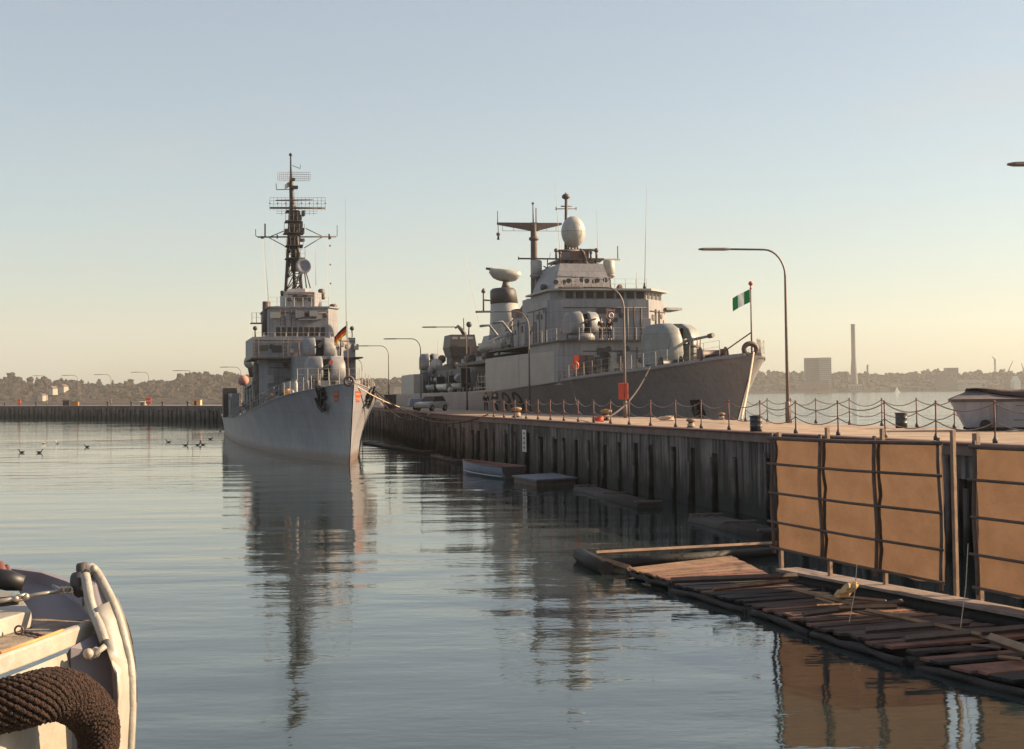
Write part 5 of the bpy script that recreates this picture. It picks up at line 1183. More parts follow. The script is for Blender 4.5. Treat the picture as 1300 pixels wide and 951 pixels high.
def rowboat(loc, rz, L, label):
    t = thing('rowing_boat', loc, rz, label=label, category='boat')
    def sec(u, k=1.0, inner=0):
        x = u * L; b = (.80 * (1 - (1 - u) ** 2.2) ** .8 if u > 0 else .02) * (1 - .12 * u * u) + .015; zg = .62 + .16 * (1 - u) ** 2 + .03 * u; b = max(.015, b - inner); zk = -.12 + .05 * (1 - u) + inner
        return [(x, -b, zg), (x, -b * .93, zg * .55), (x, -b * .55, zk + .06), (x, 0, zk), (x, b * .55, zk + .06), (x, b * .93, zg * .55), (x, b, zg)]
    us = [i / 14 for i in range(15)]
    MB().loft([sec(u) for u in us], closed=False, caps=False).build('hull', BOAT_B, t)
    MB().loft([sec(u, inner=.04) for u in us], closed=False, caps=False).build('inner_hull', FENCEM, t)
    tr_ = sec(1); MB().slab([Vector(p) for p in tr_], .05).build('transom', DARK, t)
    for sgn in (0, 6): MB().tube([Vector(sec(u)[sgn]) + Z * .01 for u in us], .035, 6).build('gunwale', FENCEM, t)
    st_ = MB(); 
    for sgn in (1, 5): pass
    MB().tube([Vector(sec(u)[1]) * 1 + Vector((0, -.02, -.22)) for u in us[1:]], .022, 5).build('waterline_stripe', WHITEP, t)
    for x in (.35, .62, .85): b = abs(sec(x)[0][1]) - .05; MB().box(x * L - .1, x * L + .1, -b, b, .38, .42).build('thwart', WOODM, t)
    return t
pb, pt_ = WZ(588, 601, 0), WZ(633, 609, 0)
dv = pt_ - pb; rowboat(Vector((pb.x, pb.y + .5, 0)), math.atan2(dv.y, dv.x) + .12, dv.length * 1.02, 'small blue grey rowing boat with red brown gunwale moored under the quay wall')

# ------------------------------------------------------------------ burlap screens
BURLAP = bpy.data.materials.new('burlap'); BURLAP.use_nodes = True
_t = BURLAP.node_tree; _b = _t.nodes['Principled BSDF']; _b.inputs['Roughness'].default_value = .95; _b.inputs['Specular IOR Level'].default_value = .1
_tc = _t.nodes.new('ShaderNodeTexCoord'); _n = _t.nodes.new('ShaderNodeTexNoise'); _n.inputs['Scale'].default_value = 1.3; _n.inputs['Detail'].default_value = 9; _n.inputs['Roughness'].default_value = .7
_r = _t.nodes.new('ShaderNodeValToRGB'); _r.color_ramp.elements[0].position = .3; _r.color_ramp.elements[1].position = .7
_r.color_ramp.elements[0].color = (.125, .076, .051, 1); _r.color_ramp.elements[1].color = (.168, .106, .071, 1)
_w = _t.nodes.new('ShaderNodeTexNoise'); _w.inputs['Scale'].default_value = 60; _w.inputs['Detail'].default_value = 2
_mm = _t.nodes.new('ShaderNodeMixRGB'); _mm.blend_type = 'MULTIPLY'; _mm.inputs['Fac'].default_value = .35
_tr = _t.nodes.new('ShaderNodeBsdfTranslucent'); _ms = _t.nodes.new('ShaderNodeMixShader'); _ms.inputs[0].default_value = .62
_l = _t.links; _l.new(_tc.outputs['Object'], _n.inputs['Vector']); _l.new(_tc.outputs['Object'], _w.inputs['Vector']); _l.new(_n.outputs['Fac'], _r.inputs['Fac']); _l.new(_r.outputs[0], _mm.inputs['Color1']); _l.new(_w.outputs['Fac'], _mm.inputs['Color2'])
_l.new(_mm.outputs[0], _b.inputs['Base Color']); _l.new(_mm.outputs[0], _tr.inputs['Color']); _l.new(_b.outputs[0], _ms.inputs[1]); _l.new(_tr.outputs[0], _ms.inputs[2]); _bn = _t.nodes.new('ShaderNodeTexNoise'); _bn.inputs['Scale'].default_value = 2.2; _bn.inputs['Detail'].default_value = 5; _bp = _t.nodes.new('ShaderNodeBump'); _bp.inputs['Strength'].default_value = .6; _bp.inputs['Distance'].default_value = .08; _l.new(_tc.outputs['Object'], _bn.inputs['Vector']); _l.new(_bn.outputs['Fac'], _bp.inputs['Height']); _l.new(_bp.outputs[0], _b.inputs['Normal']); _l.new(_bp.outputs[0], _tr.inputs['Normal'])
_l.new(_ms.outputs[0], _t.nodes['Material Output'].inputs['Surface'])
A0 = WZ(1047, 738, .3); A1 = WZ(1203, 763, .3); dP = (A1 - A0); dP.z = 0; dP.normalize(); nP = Vector((dP.y, -dP.x, 0)); nP = nP if nP.x < 0 else -nP   # towards the viewer's side
def along_px(px):
    lo, hi = -6, 12
    for _ in range(40):
        m = (lo + hi) / 2; p = A0 + dP * m; x = PX + F * ((p - CAM).dot(rt)) / ((p - CAM).dot(fw))
        if x < px: lo = m
        else: hi = m
    return lo
def screen(us, ztop, zbot, label, wav, zsl=.28):
    o = A0 + dP * us[0]; o.z = 0; t = thing('burlap_screen', o, math.atan2(dP.y, dP.x), label=label, category='screen')
    L = us[-1] - us[0]; sy = 1 if nP.dot(Vector((-dP.y, dP.x, 0))) > 0 else -1      # local +y * sy = towards viewer
    mb = MB(); rows = []
    for i in range(41):
        x = L * i / 40; rows.append([(x, -sy * (.02 + .02 * math.sin(x * 3.1 + z_ * 1.3) + .012 * math.sin(x * 7 + z_ * 4)), lerp(zbot - zsl * x / L, ztop, z_ / 12) + (.025 * math.sin(x * 5.3) if z_ == 0 else 0)) for z_ in range(13)])
    mb.loft(rows, closed=False, caps=False); mb.build('burlap_sheet', BURLAP, t, recalc=False)
    for u in us:                            # crooked uprights
        x = u - us[0]; ps = [(x + wav * .032 * math.sin(j * 1.3 + u * 3), sy * .075, lerp(zbot - .1 - zsl * x / L, ztop + .12, j / 6)) for j in range(7)]
        MB().tube(ps, .042, 6).build('upright', WOODM, t)
    for k_ in range(5):
        z_ = lerp(zbot, ztop, [0.02, .25, .51, .77, 1.0][k_]); q_ = zsl * (1 - [0.02, .25, .51, .77, 1.0][k_]); MB().tube([(-.05 - .06 * (k_ % 2), sy * .13, z_), (L * .5, sy * .125, z_ - .02 - q_ * .5), (L + .10, sy * .13, z_ + .01 - q_)], .030 if k_ < 4 else .045, 6).build('rail', WOODM, t)
    return t, o, sy
U = [along_px(x) for x in (985.5, 1047, 1117, 1200)]
t, o, sy = screen(U, 3.46, .88, 'brown burlap screen on crooked timber uprights, the whole one left of the gap', 1)
for u in (U[0], U[1], U[2], U[3] + .14):
    x = u - U[0]; zt = 3.46 + .27
    if u in (U[0],): zt = 3.6
    ya, yb_ = sorted((-sy * .07, -sy * .17)); MB().box(x + .02, x + .10, ya, yb_ - .02, .15, zt).build('support_post', POSTW, t)
for u in (U[0], U[1], U[2], U[3]): MB().tube([(u - U[0] + .1, 0, -.8), (u - U[0] + .1, 0, .2)], .13, 8).build('footing', WOODD, t)
U2 = [along_px(1244), along_px(1244) + 2.3, along_px(1244) + 4.5, along_px(1244) + 7]
t, o, sy = screen(U2, 3.42, .62, 'brown burlap screen cut off by the right edge of the picture', 1)
MB().box(-.16, -.04, *sorted((-sy * .07, -sy * .17)), .0, 3.68).build('support_post', POSTW, t)
for u in U2: MB().tube([(u - U2[0], 0, -.8), (u - U2[0], 0, .2)], .13, 8).build('footing', WOODD, t)
# plank walkway at the screens' foot
a = WZ(998, 721, .42); b = WZ(1246, 767, .42); dd = (b - a).normalized(); b2 = b + dd * 6; sd_ = Vector((-dd.y, dd.x, 0)); sd_ = sd_ if sd_.x < 0 else -sd_
mb = MB(); 
for j in range(3):
    o0_ = sd_ * (-.30 + j * .2); mb.hexa([o0_ + Vector((0, 0, -.06)), b2 - a + o0_ + Vector((0, 0, -.06)), b2 - a + o0_ + sd_ * .19 + Vector((0, 0, -.06)), o0_ + sd_ * .19 + Vector((0, 0, -.06))], [o0_, b2 - a + o0_, b2 - a + o0_ + sd_ * .19, o0_ + sd_ * .19])
wk = mb.build('plank_walkway', pmat('bleached_planks', (.22, .165, .14), .8, .2, 3, bump=.4, bscale=10)); wk.location = a
tag(wk, 'long narrow plank walkway along the foot of the burlap screens', 'walkway')
mb = MB(); mb.tube([Vector((0, 0, -.25)), b2 - a - Z * .25], .16, 8); mb.build('float_log', WOODD, wk)

# ------------------------------------------------------------------ timber rafts
REDPL = pmat('red_brown_planks', (.17, .075, .048), .75, .45, 2.5, bump=.5, bscale=12)
def raft(P, zt, label, plankmat, nplank, seed, cross=3, mess=.35):
    """P: four corners going round (world xy); planks laid side by side from edge P0-P1 to edge P3-P2"""
    rr = random.Random(seed); P = [Vector((p[0], p[1], 0)) for p in P]; o = sum(P, Vector()) / 4; t = thing('timber_raft', o, 0, label=label, category='raft')
    Q = [p - o for p in P]
    pl, pl2 = MB(), MB()
    for i in range(nplank):
        if rr.random() < .12 * mess: continue
        u0 = (i + .06) / nplank; u1 = (i + .94) / nplank; e0, e1 = rr.uniform(-.05, .12) * mess, rr.uniform(-.12, .05) * mess; dz = rr.uniform(-.03, .03) * mess; sk = rr.uniform(-.4, .4) / nplank * mess; tgt = pl if rr.random() < .68 else pl2
        a0 = Q[0].lerp(Q[1], u0); a1 = Q[0].lerp(Q[1], u1); b0 = Q[3].lerp(Q[2], u0 + sk); b1 = Q[3].lerp(Q[2], u1 + sk)
        A, B, C_, D = a0.lerp(b0, e0), a1.lerp(b1, e0), a1.lerp(b1, 1 + e1), a0.lerp(b0, 1 + e1)
        tz_ = [rr.uniform(-.02, .02) for _ in range(2)]; zz_ = (tz_[0], tz_[0], tz_[1], tz_[1])
        tgt.hexa([x + Z * (zt - .045 + dz + q_) for x, q_ in zip((A, B, C_, D), zz_)], [x + Z * (zt + dz + q_) for x, q_ in zip((A, B, C_, D), zz_)])
    pl.build('planks', plankmat, t)
    if pl2.v: pl2.build('reddish_planks', REDPL, t)
    for i in range(cross):
        u = (i + .5) / cross if cross > 1 else .5
        MB().tube([Q[0].lerp(Q[3], u) + Z * (zt - .2), Q[1].lerp(Q[2], u) + Z * (zt - .2)], .12, 7).build('float_log', WOODD, t)
    e = MB(); 
    for a, b in ((0, 1), (1, 2), (2, 3), (3, 0)): e.tube([Q[a].lerp(Q[b], j / 6) + Vector((rr.uniform(-.05, .05), rr.uniform(-.05, .05), zt - .15 + rr.uniform(-.03, .03))) for j in range(7)], [rr.uniform(.05, .09) for _ in range(7)], 6)
    e.build('edge_timber', WOODD, t); return t
raft([(2.8, 35.1), (3.6, 32.75), (6.0, 33.5), (5.7, 37.5)][::-1], .26, 'sunlit brown planked timber raft, the farthest and brightest of the line', WOODL, 14, 1, 3, .08)  # sunlit raft in bright planks, shaded ones dark: light put into colour
raft([(3.55, 32.7), (4.75, 29.4), (7.0, 30.3), (6.05, 33.35)], .20, 'dark planked timber raft with thin beams, second from the far sunlit one', WOODD, 15, 2, 4)
raft([(4.8, 29.3), (5.5, 26.7), (8.2, 27.6), (7.05, 30.2)], .21, 'dark timber raft in the middle of the line with boards strewn over it', pmat('dim_brown_planks', (.055, .032, .023), .8, .4, 2, bump=.4, bscale=12), 12, 3, 3)
raft([(5.5, 26.5), (6.45, 23.6), (9.6, 24.6), (8.25, 27.4)], .23, 'brown and dark timber raft below the gap between the burlap screens', pmat('purple_brown_planks', (.05, .03, .025), .75, .45, 2, bump=.4, bscale=12), 12, 4, 3)
raft([(6.5, 23.4), (8.0, 20.2), (11.6, 21.4), (9.7, 24.4)], .20, 'dark timber raft nearest to the viewer at the right edge', WOODD, 13, 5, 3)
raft([(8.1, 20.0), (10.2, 15.5), (14, 17), (11.7, 21.2)], .28, 'dark timber raft beyond the lower right corner', WOODD, 13, 6, 3)
# beams lying about
def beam(a, b, r, m, label, sq=True):
    o = MB().tube([Vector((0, 0, 0)), b - a], r, 4 if sq else 7).build('timber_beam', m); o.location = a; tag(o, label, 'beam'); return o
beam(WZ(757, 702, .42), WZ(1002, 689, .45), .06, POSTW, 'long pale pole floating across behind the sunlit raft')
beam(WZ(736, 704, .18), WZ(770, 722, .15), .2, WOODD, 'short dark log floating at the left end of the pale pole', False)
beam(WZ(768, 712, .2), WZ(800, 722, .15), .09, WOODL, 'short brown timber between the dark log and the sunlit raft')
beam(WZ(770, 716, .12), WZ(985, 700, .12), .13, WOODD, 'dark half sunken timber just behind the sunlit raft', False)
beam(WZ(852, 737, .42), WZ(1012, 731, .42), .07, WOODM, 'red brown beam lying across the second raft')
beam(WZ(905, 748, .42), WZ(1000, 738, .40), .05, WOODL, 'thin brown lath on the second raft in front of the red brown beam')
beam(WZ(1020, 780, .44), WZ(1145, 764, .44), .055, WOODM, 'brown beam across the middle raft')
beam(WZ(1065, 772, .48), WZ(1138, 770, .46), .05, WOODL, 'short reddish beam at the middle raft\'s back edge')
beam(WZ(1100, 775, .45), WZ(1245, 806, .45), .045, WOODL, 'long thin lath running lengthwise down the rafts')
beam(WZ(1098, 800, .45), WZ(1230, 790, .45), .06, WOODM, 'grey brown beam across the raft below the screen gap')
beam(WZ(1148, 811, .45), WZ(1300, 797, .45), .06, WOODM, 'weathered beam laid across the rafts toward the right edge')
beam(WZ(1258, 810, .42), WZ(1310, 828, .42), .09, POSTW, 'pale thick timber at the right edge of the rafts')
beam(WZ(1005, 748, .42), WZ(1085, 768, .42), .045, WOODL, 'thin brown lath beside the canvas bundle')
rr = random.Random(77)
for i in range(9):
    px = rr.uniform(1010, 1280); yy = 745 + (px - 1010) * .26 + rr.uniform(-5, 22); L_ = rr.uniform(20, 60); a = WZ(px, yy, .40); b = WZ(px + L_, yy + rr.uniform(-5, 10), .40)
    o = MB().tube([Vector(), b - a], rr.uniform(.02, .04), 4).build('loose_lath', rr.choice([WOODL, WOODM, WOODD, WOODM])); o.location = a
    tag(o, 'thin loose lath lying on the dark rafts below the burlap screens', 'lath', 'loose laths on the rafts')
# canvas bundle
bo = WZ(1076, 763, .42); mb = MB(); rings = []
for i in range(8):
    u = i / 7; r = .11 * math.sin(math.pi * (.08 + .80 * u)) + .015 * math.sin(i * 2.3); rings.append([Vector((lerp(-.26, .22, u), r * math.cos(j * math.pi / 5) * (1 + .35 * math.sin(j * 2 + i * 1.7)), .10 + r * math.sin(j * math.pi / 5) * (1 + .3 * math.cos(j * 3 + i)) + .22 * u)) for j in range(10)])
mb.loft(rings, smooth=False); o = mb.build('canvas_bundle', pmat('ochre_canvas', (.45, .29, .13), .8, .2, 8, bump=.5, bscale=10)); o.location = bo; tag(o, 'crumpled ochre canvas bundle lying on the rafts in front of the first screen', 'bundle')
# thin hanging lines at the screens
for px0, py0, px1, py1, lab in ((1088, 715, 1078, 790, 'thin pale line hanging from the first screen to the rafts'), (1229, 690, 1219, 800, 'thin pale line hanging in the gap between the screens')):
    a = WZ(px1, py1, .4); b = WY(px0, py0, a.y + .6); o = MB().tube([Vector(), (b - a) * .5 + Vector((.03, 0, 0)), b - a], .008, 4).build('hanging_line', ROPE_L); o.location = a; tag(o, lab, 'line')

# ------------------------------------------------------------------ water birds
def bird(px, py, white, label, rz, up_=1.0):
    t = thing('water_bird', WZ(px, py, 0), rz, label=label, category='bird'); t.scale = (.75,) * 3; m = FLW if white else BLACK
    rings = []
    for i in range(9):
        u = i / 8; r = (.14 if not white else .12) * math.sin(math.pi * min(1, .08 + u * .9)) ** .7; cx = lerp(-.3, .3, u); cz = .08 + .06 * (u - .5) ** 2 * 4
        rings.append([Vector((cx, r * math.cos(j * math.pi / 4), cz + r * .75 * math.sin(j * math.pi / 4))) for j in range(8)])
    hz = .34 * up_
    nk = [Vector((.24, 0, .16)), Vector((.30, 0, .24 * up_)), Vector((.30, 0, hz)), Vector((.36, 0, hz + .05))]
    mb = MB(); mb.loft(rings); mb.tube(nk, [.07, .045, .05, .06], 8); mb.ball(nk[-1], .065, 8, 6); mb.build('body', WHITEP if white else BLACK, t)
    MB().tube([nk[-1] + Vector((.05, 0, 0)), nk[-1] + Vector((.15, 0, -.02))], [.022, .008], 6).build('beak', YEL, t)
    MB().tube([Vector((-.26, 0, .14)), Vector((-.42, 0, .2))], [.06, .01], 6).build('tail', m if not white else WHITEP, t)
birds = [(56, 563, 1, 'white gull floating at the far left, the left one of two', .3), (73, 563.5, 1, 'white gull floating at the far left, the right one of two', 2.5), (27.5, 575, 0, 'dark duck floating at the far left below the gulls', 3), (50, 575, 0, 'dark duck floating right of the far left one', 0), (110.5, 568, 0, 'lone dark duck floating midway between gulls and ship', 3),
         (214, 562, 0, 'dark bird on the water, leftmost of the group near the left ship', 3), (235.5, 566, 0, 'dark bird with raised neck nearest to the viewer in the group by the left ship', 0), (251, 565.5, 0, 'dark bird in the middle of the group by the left ship', 0), (257.5, 565, 0, 'dark bird with upright neck, close behind the middle one of the group', 3), (267, 558, 0, 'dark bird closest to the left ship\'s hull', 0), (279.5, 548, 0, 'dark bird farthest away near the breakwater wall', 2)]
for px, py, wh, lab, rz in birds: bird(px, py, wh, lab, rz, 1.5 if px in (235.5, 257.5, 251) else 1.0)

# ------------------------------------------------------------------ foreground work boat (lower left)
tz = 3.45
T0 = WZ(60, 830, tz); tug = thing('work_boat', Vector((T0.x, T0.y, 0)), 0, label='cream work boat bow with coir fenders in the lower left corner', category='boat')
TO = Vector((T0.x, T0.y, 0))
def tl(px, py, Y): return WY(px, py, Y) - TO
def tzp(px, py, z): return WZ(px, py, z) - TO
# deck outline (plan) : near edge, tip, far edge
near = [tzp(-260, 905, tz), tzp(-60, 848, tz), tzp(0, 826, tz), tzp(40, 812, tz), tzp(80, 799, tz), tzp(118, 788, tz)]
far = [tzp(112, 784, tz), tzp(60, 782, tz), tzp(0, 780, tz), tzp(-200, 778, tz), tzp(-300, 800, tz)]
MB().prism([(p.x, p.y) for p in near + far], tz - .06, tz).build('deck', TUGDECK, tug)
# near gunwale beam with worn edge
ne = [tzp(-260, 905, tz + .03), tzp(-60, 852, tz + .03), tzp(0, 830, tz + .03), tzp(40, 816, tz + .03), tzp(80, 801, tz + .03), tzp(124, 786, tz + .03)]
mb = MB(); rows = []
for p in ne: rows.append([p + Vector((0, 0, .0)), p + Vector((-.02, .05, .0)), p + Vector((-.02, .05, -.10)), p + Vector((.012, -.022, -.085)), p + Vector((.01, -.02, -.01))])
mb.loft(rows, smooth=False); mb.build('gunwale_beam', TUG, tug, bevel=.006)
MB().tube([lerp(ne[1], ne[5], u) * 0 + p for u, p in zip((0, 0, 0), [ne[2] + Z * .004, ne[3] + Z * .004, ne[4] + Z * .004])] , .007, 6).build('rust_line', RUST, tug)
# side plating below the beam
hs = [p + Vector((0, 0, -.11)) for p in ne]; mb = MB(); rows = []
for i, p in enumerate(hs):
    k = [0, .2, .4, .6, .8, 1][i]
    rows.append([p + Z * 0, p + Vector((.02, -.03, -.12)), p + Vector((.03, -.02, -.5)), p + Vector((-.05, .05, -1.5)), p + Vector((-.3, .3, -(tz + .4)))])
mb.loft(rows, closed=False, caps=False); mb.build('side_plating', TUG, tug)
# stem: broad curved fin with rolled edges
def sp(px, py, Y): return tl(px, py, Y)
outer = [(114, 720, 7.25), (122, 727, 7.2), (131, 742, 7.15), (141, 762, 7.1), (150, 786, 7.05), (157, 812, 7.0), (163, 838, 6.98), (165.5, 862, 6.96), (166, 900, 6.95), (163, 960, 6.95), (155, 1040, 6.98)]
inner = [(108, 730, 7.1), (111, 745, 7.05), (114, 762, 7.0), (119, 778, 6.97), (126, 795, 6.9), (133, 815, 6.85), (141, 835, 6.8), (150, 852, 6.78), (152, 880, 6.76), (148, 960, 6.78), (140, 1040, 6.8)]
O_ = [sp(*q) for q in outer]; I_ = [sp(*q) for q in inner]
mb = MB(); rows = []
for i in range(2, len(O_)):
    a, b = I_[i], O_[i]; bul = .05 if i < 5 else .07; m1 = a.lerp(b, .3) + Vector((-.01, -bul, .01)); m2 = a.lerp(b, .7) + Vector((.01, -bul * .9, .01))
    rows.append([a, m1, m2, b, b + Vector((0, .12, 0)), a + Vector((0, .16, 0))])
mb.loft(rows[1:]); mb.build('stem_plate', pmat('smooth_cream_paint', (.32, .30, .27), .4, .12, 9, bump=.1, bscale=25, streak=.3, streak_rgb=(.22, .13, .08)), tug)
MB().tube([Vector(p) for p in catmull([tuple(x) for x in O_], 4)], .026, 10).build('outer_roll', TUG, tug)
MB().tube([Vector(p) for p in catmull([tuple(x) for x in I_[:6]], 4)], .024, 10).build('inner_roll', TUG, tug)
mb = MB(); mb.slab([O_[0], O_[1], O_[2], O_[3], I_[3] + Vector((0, .05, 0)), I_[1] + Vector((0, .05, 0))], .02); mb.build('horn_web', TUGIN, tug)
MB().slab([sp(90, 822, 6.78), sp(126, 802, 6.95), sp(140, 830, 6.9), sp(156, 862, 6.85), sp(156, 1040, 6.9), sp(90, 1040, 6.75)], .03).build('bow_plate', TUGIN, tug)
# fairlead horn head
mb = MB(); h0 = sp(110, 728, 7.15)
mb.lathe([(.05, -.035), (.065, -.03), (.065, .02), (.04, .035)], sp(104, 741, 7.15), 14, axis=(1, -.15, .25)); mb.lathe([(.055, -.02), (.05, .02)], sp(107, 727, 7.18), 12, axis=(1, 0, .3)); mb.build('fairlead_roller', DARK, tug)
mb = MB(); mb.tube([sp(105, 735, 7.2), sp(115, 721, 7.2), sp(121, 724, 7.2)], [.05, .035, .025], 10); mb.ball(sp(119, 722, 7.15), .02, 8, 6); mb.build('horn_head', TUG, tug)
# far bulwark with top rail
bw_top = [sp(14, 722, 7.9), sp(52, 727, 7.75), sp(84, 738, 7.55), sp(104, 747, 7.35)]
mb = MB(); rows = []
for i, p in enumerate(bw_top): rows.append([p + Vector((0, 0, .0)), p + Vector((0, .09, -.005)), p + Vector((0, .08, -.07)), p + Vector((0, -.005, -.06))])
mb.loft(rows, smooth=False); mb.build('bulwark_rail', TUGIN, tug)
bb = [sp(30, 792, 7.35), sp(60, 790, 7.3), sp(92, 788, 7.25), sp(117, 787, 7.2)]
mb = MB(); rows = []
for a, b in zip(bw_top, bb): rows.append([a + Vector((0, .02, -.05)), (a + b) / 2 + Vector((0, .05, 0)), b, b + Vector((0, .03, 0)), (a + b) / 2 + Vector((0, .08, 0)), a + Vector((0, .05, -.05))])
mb.loft(rows, smooth=False); mb.build('bulwark', TUGIN, tug)
mb = MB(); mb.slab([sp(104, 747, 7.3), sp(112, 765, 7.1), sp(121, 785, 7.0), sp(117, 788, 7.18), sp(104, 768, 7.28)], .02); mb.build('bracket', TUG, tug)
mb = MB(); mb.slab([sp(104, 757, 7.28), sp(82, 752, 7.42), sp(64, 744, 7.5), sp(104, 770, 7.25)], .015); mb.build('gusset', TUGIN, tug)
# left post and dark fairlead opening
mb = MB(); mb.tube([sp(8, 718, 7.8), sp(13, 735, 7.75)], [.012, .03], 8); mb.tube([sp(-2, 716, 7.7), sp(4, 738, 7.65)], [.03, .04], 8); mb.build('mooring_pin', FENCEM, tug)
c = sp(6, 736, 7.6); mb = MB(); mb.lathe([(.05, -.1), (.055, .02), (.04, .1)], c, 14, axis=(1, .2, -.25)); mb.build('mooring_roller', BLACK, tug)
MB().slab([sp(-60, 742, 7.5), sp(17, 752, 7.5), sp(22, 800, 7.3), sp(-60, 800, 7.3)], .03).build('bulwark_end', LIGHT, tug)
# hatch box on deck
hb = [tzp(-200, 800, tz), tzp(-200, 850, tz), tzp(0, 810, tz), tzp(42, 797, tz), tzp(32, 783, tz)]
MB().prism([(p.x, p.y) for p in hb], tz + .003, tz + .085, [(p.x - .01, p.y) for p in hb]).build('hatch', TUG, tug, bevel=.008)
MB().slab([sp(-40, 762, 6.95), sp(22, 757, 6.95), sp(22, 768, 6.95), sp(-40, 775, 6.95)], .02).build('dark_bar', BLACK, tug)
# wire with turnbuckle
mb = MB(); w_ = [sp(-60, 772, 6.9), sp(0, 763, 6.93), sp(20, 760, 6.95)]; mb.tube(w_, .011, 6); mb.tube([sp(33, 757, 6.98), sp(78, 750, 7.08)], .010, 6)
mb.build('wire_stay', STEEL, tug)
mb = MB(); mb.tube([sp(20, 757.5, 6.95), sp(33, 754.5, 6.98)], .008, 6); mb.tube([sp(20, 763, 6.95), sp(33, 760, 6.98)], .008, 6); mb.ball(sp(20, 760, 6.95), .016, 8, 6); mb.ball(sp(33, 757.5, 6.98), .018, 8, 6)
for x in (79, 84, 89): mb.tube([sp(x, 748, 7.08) + Vector((.012 * math.cos(j * math.pi / 4), 0, .016 * math.sin(j * math.pi / 4) - .005)) for j in range(9)], .006, 6, caps=False)
mb.tube([sp(78, 750, 7.08), sp(95, 746, 7.15)], .009, 6); mb.build('turnbuckle', STEEL, tug)
# shackle ring and chain on deck
mb = MB(); c = tzp(24, 800, tz + .03)
mb.tube([c + Vector((.02 * math.cos(j * math.pi / 6), 0, .02 * math.sin(j * math.pi / 6))) for j in range(13)], .005, 6, caps=False)
mb.build('deck_ring', MASTB, tug)
mb = MB(); mb.tube([tzp(27 + i * 4, 801.5 + i * .8, tz + .008 + .003 * (i % 2)) for i in range(8)], [.006, .009] * 4, 6); mb.build('deck_chain', MASTB, tug)
# cleat on the side
mb = MB(); c = sp(120, 829, 6.75); mb.tube([c, c + Vector((-.02, .1, -.01))], .025, 8); mb.tube([sp(113, 836, 6.74), sp(134, 820, 6.78)], [.012, .014], 8); mb.ball(sp(112, 830, 6.74), .026, 8, 6); mb.build('side_cleat', TUG, tug)
# rope fenders: thick coir sausage with wound strands
def coir(path, R0, label):
    pts = [Vector(p) for p in catmull([tuple(p) for p in path], 14)]; o = pts[0].copy()
    t = thing('rope_fender', o, 0, label=label, category='fender'); n = len(pts)
    core = MB(); rad_ = [R0 * (.35 + .65 * math.sin(math.pi * min(1, .15 + .85 * i / n)) ** .4) for i in range(n)]
    core.tube([p - o for p in pts], [r * .9 for r in rad_], 14); core.build('core', pmat('dark_coir', (.05, .025, .018), .95, .4, 30), t)
    st = MB(); prev = None
    fr = []
    for i, p in enumerate(pts):
        d = (pts[min(i + 1, n - 1)] - pts[max(i - 1, 0)]).normalized(); a = Z if prev is None else prev; a = (a - d * a.dot(d)).normalized(); prev = a; fr.append((p - o, a, d.cross(a)))
    for k_ in range(18):
        ps = []
        for j in range(n * 3):
            x = j / 3; i = min(n - 1, int(x)); f_ = x - i; i2 = min(n - 1, i + 1); c = fr[i][0].lerp(fr[i2][0], f_); a = fr[i][1].lerp(fr[i2][1], f_); b = fr[i][2].lerp(fr[i2][2], f_)
            ang = k_ / 18 * 2 * math.pi + x * .16; rr_ = rad_[i] * (.92 + .03 * math.sin(j * 1.7 + k_)); ps.append(c + (a * math.cos(ang) + b * math.sin(ang)) * rr_ * random.uniform(.975, 1.025))
        st.tube(ps, R0 * .13, 5)
    st.build('strands', pmat('brown_coir_rope', (.055, .026, .018), .95, .5, 60, bump=1.0, bscale=120), t); return t
cw = lambda *q: WY(*q)
coir([cw(-120, 935, 6.0), cw(-40, 908, 6.05), cw(30, 890, 6.12), cw(75, 881, 6.25), cw(106, 896, 6.35), cw(124, 925, 6.4), cw(124, 975, 6.4)], .112, 'thick brown coir rope fender hanging along the near side of the cream work boat')
coir([cw(152, 785, 7.2), cw(158, 805, 7.2), cw(161.5, 825, 7.2), cw(159, 848, 7.2)], .03, 'small brown rope fender behind the stem of the cream work boat')

# ------------------------------------------------------------------ far shores
def hor(px): return 508.03 - .0122 * px
LP = [(-700, 478), (-300, 482), (-60, 480), (0, 480), (20, 481), (24, 485), (46, 483), (69, 486), (96, 488), (143, 487), (150, 485.5), (164, 482), (191, 483), (201, 475), (216, 473.5), (232, 477), (268, 476), (281, 477.5), (300, 483), (340, 484), (420, 482), (475, 480), (512, 479), (560, 482), (640, 486), (760, 489)]
RPf = [(700, 490), (820, 484), (900, 476), (967, 472), (1023, 471), (1062, 471), (1095, 474), (1128, 473.5), (1145, 474.5), (1172, 473), (1198, 469), (1217, 469), (1228, 472), (1300, 472.5), (1500, 470), (1900, 474)]
def shore(name, prof, D, depth, mat, fac):
    mb = MB(); rows = []; xs = [prof[0][0] + (prof[-1][0] - prof[0][0]) * i / 90 for i in range(91)]
    for px in xs:
        X = (px - PX) / F * D; h = 4.57 + (hor(px) - interp(px, prof)) * D / F - 7; h = max(2, h)
        rows.append([Vector((X, D, -1)), Vector((X, D + 3, 1.2)), Vector((X * 1.01, D + depth * .25, h * .35)), Vector((X * 1.03, D + depth * .6, h * .8)), Vector((X * 1.05, D + depth, h)), Vector((X * 1.1, D + depth * 2.2, h * .6))])
    mb.loft(rows, closed=False, caps=False); o = mb.build(name, mat, kind='structure'); return o
shore('hill', LP, 1600, 220, FOREST, 1); shore('hill', RPf, 2350, 260, FOREST2, 1)
_ico = bmesh.new(); bmesh.ops.create_icosphere(_ico, subdivisions=2, radius=1); IV = [v.co.copy() for v in _ico.verts]; IF = [tuple(v.index for v in f.verts) for f in _ico.faces]; _ico.free()
